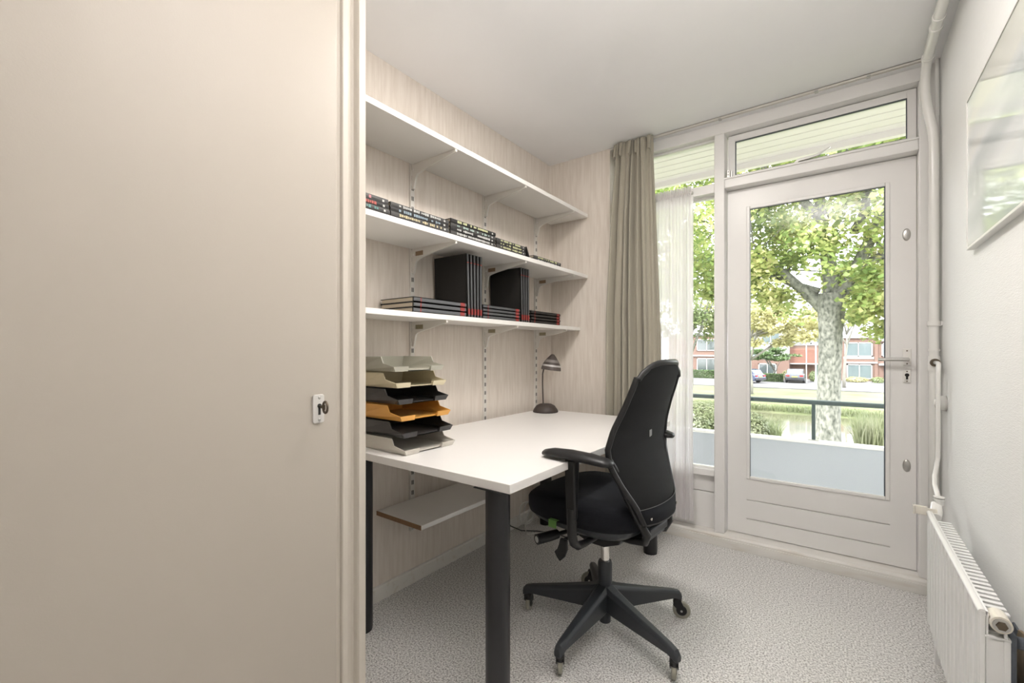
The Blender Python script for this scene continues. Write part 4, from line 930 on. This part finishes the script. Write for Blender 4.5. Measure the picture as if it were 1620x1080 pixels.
for i in range(9): zz = -.24+i*.2; tl.add([(-5.25, HY+.35+i*.02-.10, zz), (-.15, HY+.35+i*.02-.10, zz), (-.15, HY+.35+i*.02, zz+.23), (-5.25, HY+.35+i*.02, zz+.23), (-5.25, HY+.8, zz), (-.15, HY+.8, zz)], [(0, 1, 2, 3), (0, 4, 5, 1)])
tl.box(-5.25, -.15, HY+.55, HY+9, -.24, 1.7).build('hung_tiles', TILEH, h3)
MB().box(-5.2, -.15, HY+.5, HY+9, 1.55, 1.95).build('brick_band', BRICK, h3); MB().box(-5.25, -.15, HY+.4, HY+9, 1.95, 3.05).build('upper_wall', WHITEH, h3)
win_far(h3, -4.75, -3.0, 2.15, 2.9, HY+.4, n=3); win_far(h3, -2.6, -.9, 2.15, 2.9, HY+.4, n=2); MB().box(-5.22, -.17, HY+.2, HY+.5, 3.0, 3.18).build('gutter', WHITEH, h3)
MB().prism([(HY+.3, 3.15), (HY+4.5, 4.6), (HY+9, 3.15)], -5.22, -.17, 'x').build('roof', ROOFG, h3)
h4 = thing('row_house', 'white-walled row house mostly hidden behind the yellowish tree', 'house', (-8.2, 69, GZ), 0, 'row houses across the canal')
MB().box(-11.0, -5.25, HY-.5, HY+8, GZ, .2).build('brick_wall', BRICK, h4); MB().box(-11.0, -5.25, HY-.55, HY+8, .2, 4.6).build('upper_wall', WHITEH, h4)
win_far(h4, -10.6, -8.9, 2.2, 3.7, HY-.56, n=2); win_far(h4, -8.3, -6.2, 2.2, 3.7, HY-.56, n=2); win_far(h4, -10.3, -8.7, .5, 1.5, HY-.56, n=2); win_far(h4, -8.6, -6.6, -1.8, -.3, HY-.5, n=2, pane=PANED); MB().box(-10.98, -5.27, HY-.8, HY+8, 4.6, 4.85).build('roof', ROOFG, h4)
h5 = thing('row_house', 'brick row house with dark wide windows seen through the left pane', 'house', (-15, 69, GZ), 0, 'row houses across the canal')
MB().box(-20, -11.0, HY, HY+8, GZ, 3.4).build('brick_wall', BRICK, h5); win_far(h5, -16.2, -12.3, -1.75, .30, n=3, pane=PANED); win_far(h5, -16.2, -12.3, 1.3, 2.9, n=3, pane=PANED)
MB().box(-20.1, -11.0, HY-.2, HY, .55, .75).build('stone_band', WHITEH, h5); MB().box(-20.1, -11.02, HY-.3, HY+8, 3.4, 3.6).build('roof', ROOFG, h5)
# posts
for x, y, z1, lab in ((-3.08, 57, 3.1, 'thin white street post left of the big trunk, nearer the grey car'), (-2.17, 55.4, 3.3, 'thicker white street post close beside the big trunk')):
    po = thing('street_post', lab, 'post', (x, y, GZ), 0, 'white posts along the street')
    r_ = .06 if y > 56 else .085
    MB().tube([(x, y, GZ), (x, y, z1)], [r_, r_*.8], 12).build('pole', WHITEH, po, smooth=True); MB().tube([(x, y, GZ), (x, y, GZ+.5)], r_*1.5, 12).build('base_sleeve', WHITEH, po, smooth=True)
# cars
def car(label, x, y, rz, paint, body=1.0):
    t = thing('car', label, 'car', (x, y, GZ+.01), rz)
    # local: +Y is the rear facing us as -Y; length along y
    w = .90
    def L(pts, hw, name, m, par=t, bev=.04, x0=None, x1=None): return MB().prism(pts, -hw if x0 is None else x0, hw if x1 is None else x1, 'x').build(name, m, par, world=False, bevel=bev)
    L([(-2.15, .30), (-2.20, .60), (-2.12, .92), (-1.6, 1.02), (1.0, .98), (1.95, .85), (2.15, .60), (2.15, .30), (1.7, .22), (-1.7, .22)], w, 'body', paint, bev=.06)
    L([(-2.02, .93), (-1.66, 1.40), (-1.1, 1.50), (.2, 1.48), (1.1, .98)], .74, 'cabin', paint, bev=.05)
    MB().add([(-.62, -2.025, .97), (.62, -2.025, .97), (.56, -1.72, 1.36), (-.56, -1.72, 1.36), (-.62, -1.9, .97), (.62, -1.9, .97), (.56, -1.6, 1.36), (-.56, -1.6, 1.36)], [(0, 1, 2, 3), (4, 7, 6, 5), (0, 4, 5, 1), (1, 5, 6, 2), (2, 6, 7, 3), (3, 7, 4, 0)]).build('rear_window', CARG, t, world=False)
    MB().prism([(-1.5, 1.02), (-1.45, 1.36), (.15, 1.40), (.85, 1.02)], -.75, .75, 'x').build('side_windows', CARG, t, world=False)
    for s in (-1, 1):
        MB().box(s*.62-.16, s*.62+.16, -2.24, -2.16, .70, .88).build('tail_light', TAIL, t, world=False, bevel=.02)
        for yy in (-1.35, 1.35): 
            wh = MB().tube([(s*.70, yy, .32), (s*.90, yy, .32)], .32, 20).build('wheel', TYRE, t, world=False, smooth=True); MB().tube([(s*.905, yy, .32), (s*.91, yy, .32)], .2, 14).build('hub', STEEL, wh, world=False)
    MB().box(-.26, .26, -2.235, -2.20, .62, .74).build('number_plate', mat('plate_yellow', (.55, .45, .12), .5), t, world=False)
    MB().box(-.85, .85, -2.26, -2.10, .34, .52).build('bumper', mat('bumper_dark', (.04, .04, .045), .5), t, world=False, bevel=.03)
car('dark grey hatchback parked rear-on in front of the brown garage door', -4.10, 58.6, 0, CARB)
car('dark blue car partly hidden behind the door frame, left of the hedge', -8.95, 55.2, math.radians(62), CARBL)
